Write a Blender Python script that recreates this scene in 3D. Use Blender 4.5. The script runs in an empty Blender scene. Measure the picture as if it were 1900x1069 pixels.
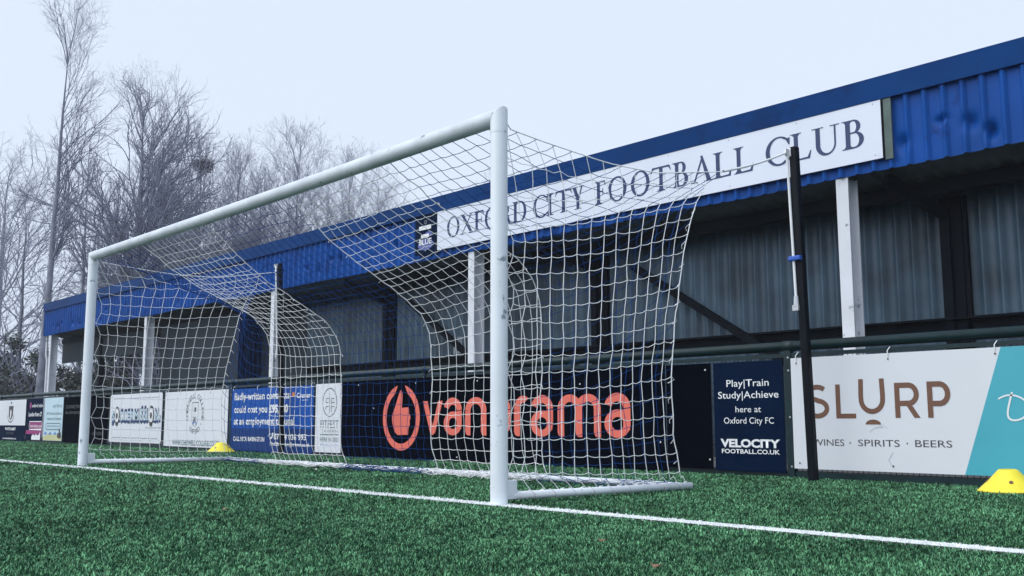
import bpy, bmesh, math, random
import numpy as np
from mathutils import Vector, Matrix
rad = math.radians
S = bpy.context.scene
COL = S.collection

# ------------------------------------------------------------------ camera, sky, sun, exposure
cam_d = bpy.data.cameras.new('camera'); cam = bpy.data.objects.new('camera', cam_d); COL.objects.link(cam)
CAM = Vector((4.781, -4.1782, 0.5223)); YAW, PIT, ROLL = -0.8395, 0.1322, -0.0018
cam_d.sensor_width = 36; cam_d.lens = 1850.23 / 1900 * 36
cam_d.clip_start = 0.05; cam_d.clip_end = 3000
fw = Vector((math.sin(YAW) * math.cos(PIT), math.cos(YAW) * math.cos(PIT), math.sin(PIT)))
rt0 = Vector((math.cos(YAW), -math.sin(YAW), 0)); up0 = rt0.cross(fw)
rt = math.cos(ROLL) * rt0 + math.sin(ROLL) * up0; up = -math.sin(ROLL) * rt0 + math.cos(ROLL) * up0
cam.matrix_world = Matrix(((rt.x, up.x, -fw.x, CAM.x), (rt.y, up.y, -fw.y, CAM.y), (rt.z, up.z, -fw.z, CAM.z), (0, 0, 0, 1)))
S.camera = cam

SUN_EL, SUN_AZ = rad(46), rad(196)          # azimuth clockwise from +Y: behind the camera, to its left
w = bpy.data.worlds.new('World'); S.world = w; w.use_nodes = True
nt = w.node_tree; nt.nodes.clear()
sky = nt.nodes.new('ShaderNodeTexSky'); sky.sky_type = 'NISHITA'; sky.sun_disc = False
sky.sun_elevation = SUN_EL; sky.sun_rotation = SUN_AZ; sky.dust_density = 3.0
hs = nt.nodes.new('ShaderNodeHueSaturation'); hs.inputs['Saturation'].default_value = 0.22
mx = nt.nodes.new('ShaderNodeMix'); mx.data_type = 'RGBA'; mx.inputs[0].default_value = 0.86
mx.inputs[7].default_value = (5.2, 5.92, 7.1, 1)       # even cloud cover over the blue sky
bg = nt.nodes.new('ShaderNodeBackground'); bg.inputs[1].default_value = 0.105
ow = nt.nodes.new('ShaderNodeOutputWorld')
nt.links.new(sky.outputs[0], hs.inputs['Color']); nt.links.new(hs.outputs[0], mx.inputs[6])
nt.links.new(mx.outputs[2], bg.inputs[0]); nt.links.new(bg.outputs[0], ow.inputs[0])

sd = bpy.data.lights.new('sun', 'SUN'); sd.energy = 1.5; sd.angle = rad(70); sd.color = (1.0, 0.985, 0.96)
so = bpy.data.objects.new('sun', sd); COL.objects.link(so)
sdir = Vector((math.sin(SUN_AZ) * math.cos(SUN_EL), math.cos(SUN_AZ) * math.cos(SUN_EL), math.sin(SUN_EL)))
so.rotation_euler = sdir.to_track_quat('Z', 'Y').to_euler()
S.view_settings.view_transform = 'Standard'; S.view_settings.look = 'None'
S.view_settings.exposure = 0.58; S.view_settings.gamma = 1.0

# ------------------------------------------------------------------ materials
def mat(name, col, rough=0.6, var=0.12, scale=3.0, bump=0.0, bscale=60.0, metal=0.0, stain=None, sscale=4.0, sth=0.62, island=0.0, spec=0.5):
    m = bpy.data.materials.new(name); m.use_nodes = True
    n = m.node_tree.nodes; l = m.node_tree.links; p = n['Principled BSDF']
    p.inputs['Roughness'].default_value = rough; p.inputs['Metallic'].default_value = metal
    p.inputs['Specular IOR Level'].default_value = spec
    tc = n.new('ShaderNodeTexCoord')
    no = n.new('ShaderNodeTexNoise'); no.inputs['Scale'].default_value = scale; no.inputs['Detail'].default_value = 6
    l.new(tc.outputs['Object'], no.inputs['Vector'])
    mr = n.new('ShaderNodeMapRange'); mr.inputs[1].default_value = 0.3; mr.inputs[2].default_value = 0.7
    mr.inputs[3].default_value = 1 - var; mr.inputs[4].default_value = 1 + var
    l.new(no.outputs[0], mr.inputs[0])
    v = n.new('ShaderNodeVectorMath'); v.operation = 'SCALE'; v.inputs[0].default_value = col
    l.new(mr.outputs[0], v.inputs['Scale'])
    out = v.outputs[0]
    if island:
        g = n.new('ShaderNodeNewGeometry'); mi = n.new('ShaderNodeMapRange')
        mi.inputs[3].default_value = 1 - island; mi.inputs[4].default_value = 1 + island
        l.new(g.outputs['Random Per Island'], mi.inputs[0])
        v2 = n.new('ShaderNodeVectorMath'); v2.operation = 'SCALE'; l.new(out, v2.inputs[0]); l.new(mi.outputs[0], v2.inputs['Scale']); out = v2.outputs[0]
    if stain:
        sn = n.new('ShaderNodeTexNoise'); sn.inputs['Scale'].default_value = sscale; sn.inputs['Detail'].default_value = 9; sn.inputs['Roughness'].default_value = 0.65
        mp = n.new('ShaderNodeMapping'); mp.inputs['Location'].default_value = (3.1, 7.7, 1.3)
        l.new(tc.outputs['Object'], mp.inputs[0]); l.new(mp.outputs[0], sn.inputs['Vector'])
        sr = n.new('ShaderNodeMapRange'); sr.inputs[1].default_value = sth; sr.inputs[2].default_value = sth + 0.07
        l.new(sn.outputs[0], sr.inputs[0])
        mm = n.new('ShaderNodeMix'); mm.data_type = 'RGBA'; mm.inputs[7].default_value = (*stain, 1)
        l.new(sr.outputs[0], mm.inputs[0]); l.new(out, mm.inputs[6]); out = mm.outputs[2]
    l.new(out, p.inputs['Base Color'])
    if bump:
        bn = n.new('ShaderNodeTexNoise'); bn.inputs['Scale'].default_value = bscale; bn.inputs['Detail'].default_value = 4
        l.new(tc.outputs['Object'], bn.inputs['Vector'])
        b = n.new('ShaderNodeBump'); b.inputs['Strength'].default_value = bump; b.inputs['Distance'].default_value = 0.01
        l.new(bn.outputs[0], b.inputs['Height']); l.new(b.outputs[0], p.inputs['Normal'])
    return m

M = dict(
    post=mat('white_goal_paint', (0.79, 0.84, 0.90), 0.42, 0.08, 2.0, 0.1, 40, stain=(0.25, 0.30, 0.36), sscale=11, sth=0.615),
    bar=mat('weathered_white_paint', (0.60, 0.65, 0.70), 0.38, 0.14, 4.0, 0.2, 70, stain=(0.13, 0.17, 0.19), sscale=14, sth=0.63),
    cord_white=mat('white_cord', (0.91, 0.92, 0.94), 0.8, 0.1, 9),
    cord_blue=mat('blue_cord', (0.005, 0.050, 0.22), 0.75, 0.25, 6, spec=.1),
    strap=mat('white_strap', (0.82, 0.84, 0.86), 0.7, 0.05),
    tape=mat('blue_tape', (0.015, 0.09, 0.45), 0.4, 0.1),
    black_paint=mat('black_paint', (0.003, 0.005, 0.009), 0.45, 0.2, 5, spec=.12),
    steel=mat('grey_steel', (0.55, 0.57, 0.6), 0.35, 0.1, metal=0.6),
    green_paint=mat('dark_green_paint', (0.003, 0.020, 0.024), 0.38, 0.25, 8, 0.12, 120, spec=.35),
    mesh=mat('black_mesh', (0.006, 0.01, 0.012), 0.5, 0.2, spec=.1),
    blue_sheet=mat('blue_cladding', (0.002, 0.064, 0.30), 0.42, 0.16, 1.3, 0.15, 9, stain=(0.001, 0.040, 0.21), sscale=2.2, sth=0.56, spec=.12),
    blue_trim=mat('blue_flashing', (0.001, 0.037, 0.155), 0.5, 0.14, 0.8, 0.05, 20, stain=(0.001, 0.027, 0.115), sscale=1.5, sth=0.56, spec=.06),
    olive=mat('olive_sheet', (0.09, 0.13, 0.12), 0.7, 0.25, 4),
    white_steel=mat('white_steel', (0.66, 0.69, 0.74), 0.45, 0.08, 2.2, stain=(0.20, 0.24, 0.28), sscale=6, sth=0.60),
    grey_sheet=mat('grey_wall_sheet', (0.050, 0.088, 0.128), 0.42, 0.45, 1.6, 0.1, 14, spec=.35),
    soffit=mat('grey_roof_sheet', (0.10, 0.125, 0.13), 0.6, 0.25, 2, spec=.1),
    dark_steel=mat('dark_steel', (0.004, 0.006, 0.010), 0.6, 0.2, 4, spec=.05),
    dark_panel=mat('dark_panel', (0.022, 0.032, 0.042), 0.6, 0.2, 1.2, spec=.1),
    navy_sheet=mat('navy_cladding', (0.003, 0.014, 0.05), 0.6, 0.2, 2, spec=.05),
    concrete=mat('concrete', (0.13, 0.135, 0.14), 0.9, 0.2, 2, 0.3, 30),
    board_white=mat('white_board', (0.70, 0.73, 0.78), 0.4, 0.025, 1.3, stain=(0.64, 0.67, 0.72), sscale=2.3, sth=0.70),
    sign_white=mat('white_sign', (0.68, 0.73, 0.84), 0.4, 0.03, 1.0, stain=(0.55, 0.6, 0.68), sscale=2.0, sth=0.64),
    board_black=mat('black_board', (0.0012, 0.0022, 0.006), 0.6, 0.2, 2, spec=0),
    board_navy=mat('navy_board', (0.002, 0.010, 0.034), 0.6, 0.12, 2, spec=0.02),
    board_blue=mat('blue_board', (0.005, 0.075, 0.36), 0.4, 0.06, 2, spec=.15),
    board_blue_dark=mat('deep_blue_print', (0.004, 0.035, 0.17), 0.4, 0.06, 2, spec=.15),
    teal=mat('teal_print', (0.06, 0.40, 0.50), 0.4, 0.05, 2),
    pale_blue=mat('pale_blue_board', (0.52, 0.68, 0.77), 0.4, 0.05, 2),
    brown=mat('brown_print', (0.16, 0.075, 0.045), 0.5, 0.08, 30),
    charcoal=mat('charcoal_print', (0.05, 0.045, 0.05), 0.5, 0.08),
    coral=mat('coral_print', (0.78, 0.16, 0.11), 0.5, 0.05),
    white_print=mat('white_print', (0.8, 0.82, 0.84), 0.5, 0.03),
    faint=mat('faint_print', (0.07, 0.075, 0.09), 0.6, 0.1),
    grey_print=mat('grey_print', (0.25, 0.29, 0.33), 0.5, 0.05),
    slate_print=mat('slate_print', (0.10, 0.17, 0.19), 0.5, 0.05),
    navy_print=mat('navy_print', (0.009, 0.028, 0.115), 0.5, 0.08),
    sky_print=mat('sky_blue_print', (0.10, 0.22, 0.55), 0.5, 0.1),
    magenta=mat('magenta_print', (0.30, 0.02, 0.16), 0.5, 0.08),
    yellow_print=mat('sand_print', (0.55, 0.55, 0.30), 0.5, 0.05),
    orange=mat('orange_print', (0.7, 0.22, 0.05), 0.5, 0.05),
    violet=mat('violet_print', (0.08, 0.10, 0.35), 0.5, 0.05),
    scuff=mat('scuff_mark', (0.42, 0.45, 0.50), 0.6, 0.2, 20),
    cone=mat('yellow_plastic', (0.85, 0.72, 0.04), 0.5, 0.06, 8),
    bark=mat('bark', (0.20, 0.215, 0.27), 0.9, 0.3, 3, 0.5, 14),  # lightened and blued: part of the distance haze is put into this colour
    twig=mat('twig', (0.25, 0.27, 0.36), 0.9, 0.2, 2),  # pale blue-grey: haze fading of the crowns is painted into the colour
    ivy=mat('evergreen_leaf', (0.05, 0.065, 0.055), 0.7, 0.3, 1.0, island=0.5),
    nest=mat('nest_sticks', (0.07, 0.065, 0.075), 0.95, 0.2),
    leaf=mat('dead_leaf', (0.20, 0.125, 0.075), 0.8, 0.2, 20),
    litter=mat('white_scrap', (0.75, 0.76, 0.76), 0.8, 0.05),
)

# turf materials
def turf_mat(name, c1, c2, island):
    m = bpy.data.materials.new(name); m.use_nodes = True
    n = m.node_tree.nodes; l = m.node_tree.links; p = n['Principled BSDF']
    p.inputs['Roughness'].default_value = 0.55; p.inputs['Specular IOR Level'].default_value = 0.18 if island else 0.0
    tc = n.new('ShaderNodeTexCoord')
    n1 = n.new('ShaderNodeTexNoise'); n1.inputs['Scale'].default_value = 0.9; n1.inputs['Detail'].default_value = 5
    n2 = n.new('ShaderNodeTexNoise'); n2.inputs['Scale'].default_value = 9; n2.inputs['Detail'].default_value = 4
    for q in (n1, n2): l.new(tc.outputs['Object'], q.inputs['Vector'])
    ad = n.new('ShaderNodeMath'); ad.operation = 'ADD'; l.new(n1.outputs[0], ad.inputs[0]); l.new(n2.outputs[0], ad.inputs[1])
    r = n.new('ShaderNodeMapRange'); r.inputs[1].default_value = 0.75; r.inputs[2].default_value = 1.25; l.new(ad.outputs[0], r.inputs[0])
    mm = n.new('ShaderNodeMix'); mm.data_type = 'RGBA'; mm.inputs[6].default_value = (*c1, 1); mm.inputs[7].default_value = (*c2, 1)
    l.new(r.outputs[0], mm.inputs[0])
    # rubber crumb and wear: irregular dark patches stretched along the goal line
    mp = n.new('ShaderNodeMapping'); mp.inputs['Scale'].default_value = (1.0, 2.2, 1.0); l.new(tc.outputs['Object'], mp.inputs[0])
    n3 = n.new('ShaderNodeTexNoise'); n3.inputs['Scale'].default_value = 3.2; n3.inputs['Detail'].default_value = 7; n3.inputs['Roughness'].default_value = 0.68; l.new(mp.outputs[0], n3.inputs['Vector'])
    r3 = n.new('ShaderNodeMapRange'); r3.inputs[1].default_value = 0.56; r3.inputs[2].default_value = 0.72; r3.inputs[4].default_value = 0.72; l.new(n3.outputs[0], r3.inputs[0])
    m3 = n.new('ShaderNodeMix'); m3.data_type = 'RGBA'; m3.inputs[7].default_value = (0.012, 0.032, 0.022, 1); l.new(r3.outputs[0], m3.inputs[0]); l.new(mm.outputs[2], m3.inputs[6]); mm = m3
    g = n.new('ShaderNodeNewGeometry'); mi = n.new('ShaderNodeMapRange')
    mi.inputs[3].default_value = 1 - island; mi.inputs[4].default_value = 1 + island; l.new(g.outputs['Random Per Island'], mi.inputs[0])
    v = n.new('ShaderNodeVectorMath'); v.operation = 'SCALE'; l.new(mm.outputs[2], v.inputs[0]); l.new(mi.outputs[0], v.inputs['Scale'])
    l.new(v.outputs[0], p.inputs['Base Color'])
    return m
M['blade'] = turf_mat('turf_blade', (0.036, 0.112, 0.054), (0.130, 0.34, 0.168), 0.95)
M['turf'] = turf_mat('turf_base', (0.004, 0.022, 0.012), (0.014, 0.055, 0.032), 0.0)
M['line_blade'] = mat('white_turf_blade', (0.82, 0.85, 0.86), 0.6, 0.05, island=0.12)
M['line_base'] = mat('white_turf_base', (0.68, 0.72, 0.72), 0.8, 0.1, 20)
M['soil'] = mat('rough_grass', (0.06, 0.075, 0.05), 0.95, 0.35, 0.3, 0.5, 3)

# ------------------------------------------------------------------ helpers
def tag(o, label=None, cat=None, group=None, kind=None):
    if label: o['label'] = label
    if cat: o['category'] = cat
    if group: o['group'] = group
    if kind: o['kind'] = kind
    return o
def empty(name, loc, label, cat, group=None):
    o = bpy.data.objects.new(name, None); COL.objects.link(o); o.location = loc; o.empty_display_size = 0.2
    return tag(o, label, cat, group)
def link(name, me, m, parent=None):
    o = bpy.data.objects.new(name, me); COL.objects.link(o)
    if m is not None and not me.materials: me.materials.append(m)
    if parent is not None:
        o.parent = parent
        q = parent; off = Vector((0, 0, 0))
        while q is not None: off += q.location; q = q.parent
        o.location = -off          # meshes are modelled in world coordinates
    return o
class MB:
    def __init__(s): s.v = []; s.f = []
    def add(s, vs, fs):
        b = len(s.v); s.v += [tuple(v) for v in vs]; s.f += [tuple(b + i for i in f) for f in fs]
    def box(s, x0, x1, y0, y1, z0, z1):
        s.add([(x0, y0, z0), (x1, y0, z0), (x1, y1, z0), (x0, y1, z0), (x0, y0, z1), (x1, y0, z1), (x1, y1, z1), (x0, y1, z1)],
              [(0, 3, 2, 1), (4, 5, 6, 7), (0, 1, 5, 4), (1, 2, 6, 5), (2, 3, 7, 6), (3, 0, 4, 7)]); return s
    def bar(s, a, b, wx, wz):
        a = Vector(a); b = Vector(b); d = (b - a).normalized(); r = d.cross(Vector((0, 0, 1)))
        if r.length < 1e-4: r = Vector((1, 0, 0))
        r.normalize(); u = r.cross(d); P = []
        for c in (a, b):
            for i, j in ((-1, -1), (1, -1), (1, 1), (-1, 1)): P.append(c + r * (i * wx / 2) + u * (j * wz / 2))
        s.add(P, [(0, 1, 2, 3), (7, 6, 5, 4), (0, 4, 5, 1), (1, 5, 6, 2), (2, 6, 7, 3), (3, 7, 4, 0)]); return s
    def prism(s, xz, y0, y1):           # polygon in x,z extruded along y
        n = len(xz); s.add([(x, y0, z) for x, z in xz] + [(x, y1, z) for x, z in xz],
              [tuple(range(n)), tuple(range(2 * n - 1, n - 1, -1))] + [(i, i + n, (i + 1) % n + n, (i + 1) % n) for i in range(n)]); return s
    def cyl(s, a, b, r0, r1=None, n=16, caps=True):
        r1 = r0 if r1 is None else r1
        v, f = tube_arrays([(np.array([a, b], float), np.array([r0, r1]))], n)
        B = len(s.v); s.v += [tuple(x) for x in v]; s.f += [tuple(B + i for i in q) for q in f.tolist()]
        if caps: s.f.append(tuple(B + i for i in range(n))); s.f.append(tuple(B + 2 * n - 1 - i for i in range(n)))
        return s
    def mesh(s, name, smooth=False):
        me = bpy.data.meshes.new(name); me.from_pydata(s.v, [], s.f); me.validate()
        bm = bmesh.new(); bm.from_mesh(me); bmesh.ops.recalc_face_normals(bm, faces=bm.faces); bm.to_mesh(me); bm.free()
        if smooth: me.polygons.foreach_set('use_smooth', [True] * len(me.polygons))
        return me
    def build(s, name, m, parent=None, smooth=False, bevel=0.0):
        o = link(name, s.mesh(name, smooth), m, parent)
        if bevel:
            b = o.modifiers.new('bevel', 'BEVEL'); b.width = bevel; b.segments = 2; b.limit_method = 'ANGLE'
        return o
def np_mesh(name, v, f, smooth=False):
    me = bpy.data.meshes.new(name); k = f.shape[1]
    me.vertices.add(len(v)); me.vertices.foreach_set('co', np.ascontiguousarray(v, dtype=np.float32).ravel())
    me.loops.add(f.size); me.loops.foreach_set('vertex_index', np.ascontiguousarray(f, dtype=np.int32).ravel())
    me.polygons.add(len(f)); me.polygons.foreach_set('loop_start', np.arange(0, f.size, k, dtype=np.int32))
    me.polygons.foreach_set('loop_total', np.full(len(f), k, dtype=np.int32))
    if smooth: me.polygons.foreach_set('use_smooth', np.ones(len(f), dtype=bool))
    me.update(calc_edges=True); return me
def tube_arrays(lines, sides=5):
    """lines: list of (points (n,3), radii (n,)).  Returns quads."""
    by = {}
    for p, r in lines: by.setdefault(len(p), []).append((p, r))
    V = []; Fq = []; base = 0
    ang = np.arange(sides) * 2 * np.pi / sides
    for n, L in by.items():
        P = np.array([p for p, _ in L], float); R = np.array([r for _, r in L], float)
        T = np.empty_like(P); T[:, 1:-1] = P[:, 2:] - P[:, :-2]; T[:, 0] = P[:, 1] - P[:, 0]; T[:, -1] = P[:, -1] - P[:, -2]
        T /= np.linalg.norm(T, axis=2, keepdims=True) + 1e-9
        mean = P[:, -1] - P[:, 0]; mean /= np.linalg.norm(mean, axis=1, keepdims=True) + 1e-9
        ref = np.where(np.abs(mean[:, 2:3]) < 0.8, np.array([[0, 0, 1.]]), np.array([[1., 0.2, 0]]))[:, None, :]
        A = np.cross(T, np.broadcast_to(ref, T.shape)); A /= np.linalg.norm(A, axis=2, keepdims=True) + 1e-9
        B = np.cross(T, A)
        ring = P[:, :, None, :] + R[:, :, None, None] * (np.cos(ang)[None, None, :, None] * A[:, :, None, :] + np.sin(ang)[None, None, :, None] * B[:, :, None, :])
        V.append(ring.reshape(-1, 3))
        k = np.arange(len(L))[:, None, None]; i = np.arange(n - 1)[None, :, None]; j = np.arange(sides)[None, None, :]
        a = base + (k * n + i) * sides + j; b = base + (k * n + i) * sides + (j + 1) % sides
        Fq.append(np.stack([a, b, b + sides, a + sides], -1).reshape(-1, 4)); base += len(L) * n * sides
    return np.concatenate(V), np.concatenate(Fq)
def tubes(name, lines, m, parent=None, sides=5, smooth=True):
    v, f = tube_arrays(lines, sides); return link(name, np_mesh(name, v, f, smooth), m, parent)
def ell(cx, cz, rx, rz, a0, a1, n=28):
    return [(cx + rx * math.cos(rad(a0 + (a1 - a0) * i / (n - 1))), cz + rz * math.sin(rad(a0 + (a1 - a0) * i / (n - 1)))) for i in range(n)]

def smooth2(P, n=48, it=14):
    P = np.array(P, float); d = np.concatenate([[0], np.cumsum(np.linalg.norm(np.diff(P, axis=0), axis=1))]); t = np.linspace(0, d[-1], n)
    Q = np.stack([np.interp(t, d, P[:, k]) for k in (0, 1)], 1)
    for _ in range(it): Q[1:-1] = .25 * Q[:-2] + .5 * Q[1:-1] + .25 * Q[2:]
    return Q
class Print:
    """flat print on the front (-y) face of a board: separate shapes each a hair further out"""
    def __init__(s, y): s.y = y; s.k = 0; s.mb = MB()
    def yy(s): s.k += 1; return s.y - 0.0012 - 0.00025 * (s.k % 16)
    def poly(s, pts): y = s.yy(); s.mb.add([(x, y, z) for x, z in pts], [tuple(range(len(pts)))]); return s
    def rect(s, x0, x1, z0, z1): return s.poly([(x0, z0), (x1, z0), (x1, z1), (x0, z1)])
    def band(s, L, R):
        y = s.yy(); n = len(L); s.mb.add([(x, y, z) for x, z in L] + [(x, y, z) for x, z in R], [(i, i + 1, n + i + 1, n + i) for i in range(n - 1)]); return s
    def stroke(s, pts, w0, w1=None):
        w1 = w0 if w1 is None else w1; n = len(pts); L = []; R = []
        for i, (x, z) in enumerate(pts):
            a = pts[max(i - 1, 0)]; b = pts[min(i + 1, n - 1)]
            d = Vector((b[0] - a[0], b[1] - a[1])); d.normalize(); wd = (w0 + (w1 - w0) * i / (n - 1)) / 2; k = 1.0
            if 0 < i < n - 1:
                e = Vector((x - a[0], z - a[1])); e.normalize(); k = 1 / max(0.5, abs(e.dot(d)))
            L.append((x - d.y * wd * k, z + d.x * wd * k)); R.append((x + d.y * wd * k, z - d.x * wd * k))
        return s.band(L, R)
    def ring(s, cx, cz, rx, rz, t, a0=0, a1=360, n=40, tz=None):
        tz = t if tz is None else tz
        return s.band(ell(cx, cz, rx, rz, a0, a1, n), ell(cx, cz, rx - t, rz - tz, a0, a1, n))
    def disc(s, cx, cz, rx, rz, n=24): return s.poly(ell(cx, cz, rx, rz, 0, 360 - 360 / n, n))
    def build(s, name, m, parent): return link(name, s.mb.mesh(name), m, parent)

_tc = {}
def text(parent, st, x0, x1, z, h, m, y, bold=0.0, name='lettering', ang=None):
    """one line of sans lettering fitted between x0 and x1, baseline z, capital height h"""
    cu = bpy.data.curves.new('lettering', 'FONT'); cu.body = st; cu.size = 1; cu.offset = bold; cu.resolution_u = 3
    o = bpy.data.objects.new('lettering', cu); COL.objects.link(o)
    dg = bpy.context.evaluated_depsgraph_get(); me = bpy.data.meshes.new_from_object(o.evaluated_get(dg))
    COL.objects.unlink(o); bpy.data.objects.remove(o); bpy.data.curves.remove(cu)
    co = np.empty(len(me.vertices) * 3, np.float32); me.vertices.foreach_get('co', co); co = co.reshape(-1, 3)
    a, b = co[:, 0].min(), co[:, 0].max()
    X = x0 + (co[:, 0] - a) * (x1 - x0) / (b - a); Z = z + co[:, 1] * h / 0.729
    co2 = np.stack([X, np.full_like(X, y - 0.0016), Z], 1)
    me.vertices.foreach_set('co', np.ascontiguousarray(co2, dtype=np.float32).ravel()); me.materials.clear(); me.update()
    return link(name, me, m, parent)
def join_text(parent, items, m, y, name='lettering'):
    """several lines as one lettering mesh"""
    for st, x0, x1, z, h, bold in items: text(parent, st, x0, x1, z, h, m, y, bold, name)

# ------------------------------------------------------------------ ground
g = MB(); g.add([(-380, -50, -0.012), (55, -50, -0.012), (55, 380, -0.012), (-380, 380, -0.012)], [(0, 1, 2, 3)])
tag(g.build('rough_ground', M['soil']), kind='structure')
g = MB(); g.add([(-60, -45, -0.004), (45, -45, -0.004), (45, 3.98, -0.004), (-60, 3.98, -0.004)], [(0, 1, 2, 3)])
tag(g.build('pitch', M['turf']), kind='structure')
g = MB(); g.box(-40, 45, 4.0, 8.2, -0.3, 0.02)
tag(g.build('concrete_path', M['concrete']), kind='structure')
LY = lambda x: -0.02 + 0.02 * x
g = MB(); g.add([(-45, LY(-45) - .066, .004), (30, LY(30) - .066, .004), (30, LY(30) + .066, .004), (-45, LY(-45) + .066, .004)], [(0, 1, 2, 3)])

def blades(N, seed):
    r = np.random.default_rng(seed)
    th = rad(-48.1) + (r.random(N) - 0.5) * rad(74)
    lo, hi = 1.9, 32.0; e = 0.42
    d = (lo ** e + (hi ** e - lo ** e) * r.random(N)) ** (1 / e)
    x = CAM.x + d * np.sin(th); y = CAM.y + d * np.cos(th)
    k = (y < 3.90) & (x > -29); x = x[k]; y = y[k]; d = d[k]; n = len(x)
    # tufts: blades of a cell lean the same way
    cx = np.floor(x / 0.016); cy = np.floor(y / 0.016)
    hsh = np.modf(np.sin(cx * 12.9898 + cy * 78.233) * 43758.5453)[0]; h2 = np.modf(np.sin(cx * 39.3468 + cy * 11.135) * 24634.634)[0]
    az = np.abs(hsh) * 6.283 + r.normal(0, 0.8, n); lean = 0.45 + 0.85 * np.abs(h2) + r.normal(0, 0.18, n)
    L = (0.008 + 0.0085 * r.random(n)) * (0.7 + 0.6 * np.abs(h2)) * np.clip(d / 5, 1, 1.6); wd = (0.0009 + 0.0008 * r.random(n)) * np.clip(d / 4.0, 0.9, 6)
    dirx, diry = np.cos(az), np.sin(az); px, py = -np.sin(az + r.normal(0, .8, n)), np.cos(az + r.normal(0, .8, n))
    z = np.zeros(n) - 0.004
    def pt(t, lat, hz): return np.stack([x + dirx * L * lat + px * wd * t, y + diry * L * lat + py * wd * t, z + hz * L], 1)
    s1 = np.sin(lean * 0.6); s2 = np.sin(lean)
    V = np.stack([pt(-1, 0, 0), pt(1, 0, 0), pt(1, s1 * .55, .62), pt(-1, s1 * .55, .62), pt(.25, s2 * 1.0, np.cos(lean) * .5 + .5), pt(-.25, s2 * 1.0, np.cos(lean) * .5 + .5)], 1)
    b = np.arange(n)[:, None] * 6
    F = np.concatenate([b + np.array([0, 1, 2, 3]), b + np.array([3, 2, 4, 5])], 1).reshape(-1, 4)
    jit = r.normal(0, 0.005, n)
    online = np.abs(y - LY(x) + jit) < 0.068
    return V, online
V, online = blades(950000, 4)
def blade_mesh(name, V):
    n = len(V); b = np.arange(n)[:, None] * 6
    F = np.concatenate([b + np.array([0, 1, 2, 3]), b + np.array([3, 2, 4, 5])], 1).reshape(-1, 4)
    return np_mesh(name, V.reshape(-1, 3), F)
o = link('turf_grass', blade_mesh('turf_grass', V[~online]), M['blade']); tag(o, kind='stuff', label='short green artificial turf fibres covering the pitch', cat='grass')
line = link('goal_line', g.mesh('goal_line'), M['line_base']); tag(line, kind='structure')
V2, on2 = blades(560000, 9); V3, on3 = blades(560000, 19)
VL = np.concatenate([V[online], V2[on2], V3[on3]])
lb = link('line_fibres', blade_mesh('line_fibres', VL), M['line_blade'], line)

# ------------------------------------------------------------------ the goal
GW = 7.44
goal = empty('football_goal', (-GW / 2, 0, 0), 'full size white football goal with blue and white striped net on the goal line', 'football goal')
def goal_post(x, out):
    n = 28; v = []; R = 0.0555
    for zi in (0.0, 0.6, 1.2, 1.8, 2.395):
        for i in range(n):
            a = 2 * math.pi * i / n; v.append((x + R * math.cos(a), R * math.sin(a), zi))
    k = len(v) // n
    f = [(j * n + i, j * n + (i + 1) % n, (j + 1) * n + (i + 1) % n, (j + 1) * n + i) for j in range(k - 1) for i in range(n)]
    mb = MB(); mb.add(v, f); p = mb.build('goal_post', M['post'], goal, True)
    # corner joint: mitred sleeve a touch wider than the tube
    v = []; R = 0.0572
    for s in (0, 1):
        for i in range(n):
            a = 2 * math.pi * i / n; z = 2.39 if s == 0 else 2.502 + out * R * math.cos(a)
            v.append((x + R * math.cos(a), R * math.sin(a), z))
    mb = MB(); mb.add(v, [(i, (i + 1) % n, n + (i + 1) % n, n + i) for i in range(n)] + [tuple(range(n, 2 * n))])
    mb.build('corner_joint', M['post'], p, False)
    for q in mb.v: pass
    mb = MB(); mb.box(x - 0.022, x + 0.022, 0.05, 0.135, 0.03, 0.15); mb.build('foot_bracket', M['post'], p, bevel=0.006)
goal_post(0, 1); goal_post(-GW, -1)
n = 28; v = []; R = 0.0572
xs = np.linspace(0, 1, 9)
for t in xs:
    for i in range(n):
        a = 2 * math.pi * i / n; cy, cz = R * math.cos(a), R * math.sin(a)
        xa, xb = -GW - cz, cz; v.append((xb + (xa - xb) * t, cy, 2.5 + cz - 0.012 * math.sin(math.pi * t)))
mb = MB(); mb.add(v, [(j * n + i, j * n + (i + 1) % n, (j + 1) * n + (i + 1) % n, (j + 1) * n + i) for j in range(8) for i in range(n)])
mb.build('crossbar', M['bar'], goal, True)
BY = 1.86
for x in (0, -GW):
    mb = MB(); mb.cyl((x, 0.11, 0.052), (x, BY + 0.05, 0.036), 0.026, 0.026, 14); mb.build('ground_bar', M['post'], goal, True)
mb = MB(); mb.cyl((-0.0, BY, 0.034), (-GW, BY, 0.034), 0.025, 0.025, 14); mb.build('back_bar', M['post'], goal, True)

# net
rng = np.random.default_rng(7)
def resample(P, n):
    P = np.array(P, float); d = np.concatenate([[0], np.cumsum(np.linalg.norm(np.diff(P, axis=0), axis=1))]); t = np.linspace(0, d[-1], n)
    return np.stack([np.interp(t, d, P[:, i]) for i in range(P.shape[1])], 1)
def smooth_prof(P, n):
    Q = resample(P, 200)
    for _ in range(60): Q[1:-1] = 0.25 * Q[:-2] + 0.5 * Q[1:-1] + 0.25 * Q[2:]
    return resample(Q, n)
NR = 31
mid = smooth_prof([(0, 2.435), (.43, 2.10), (.75, 1.92), (1.05, 1.78), (1.38, 1.62), (1.58, 1.48), (1.67, 1.25), (1.70, .9), (1.71, .5), (1.76, .17), (1.84, .05)], NR)
cor = resample([(0, 2.45), (.4, 2.41), (1.05, 2.37), (1.6, 2.39), (2.43, 2.54), (2.2, 2.39), (2.06, 2.22), (1.92, 1.9), (1.77, 1.25), (1.71, .84), (1.73, .4), (1.80, .06)], NR)
NC = 60
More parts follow.
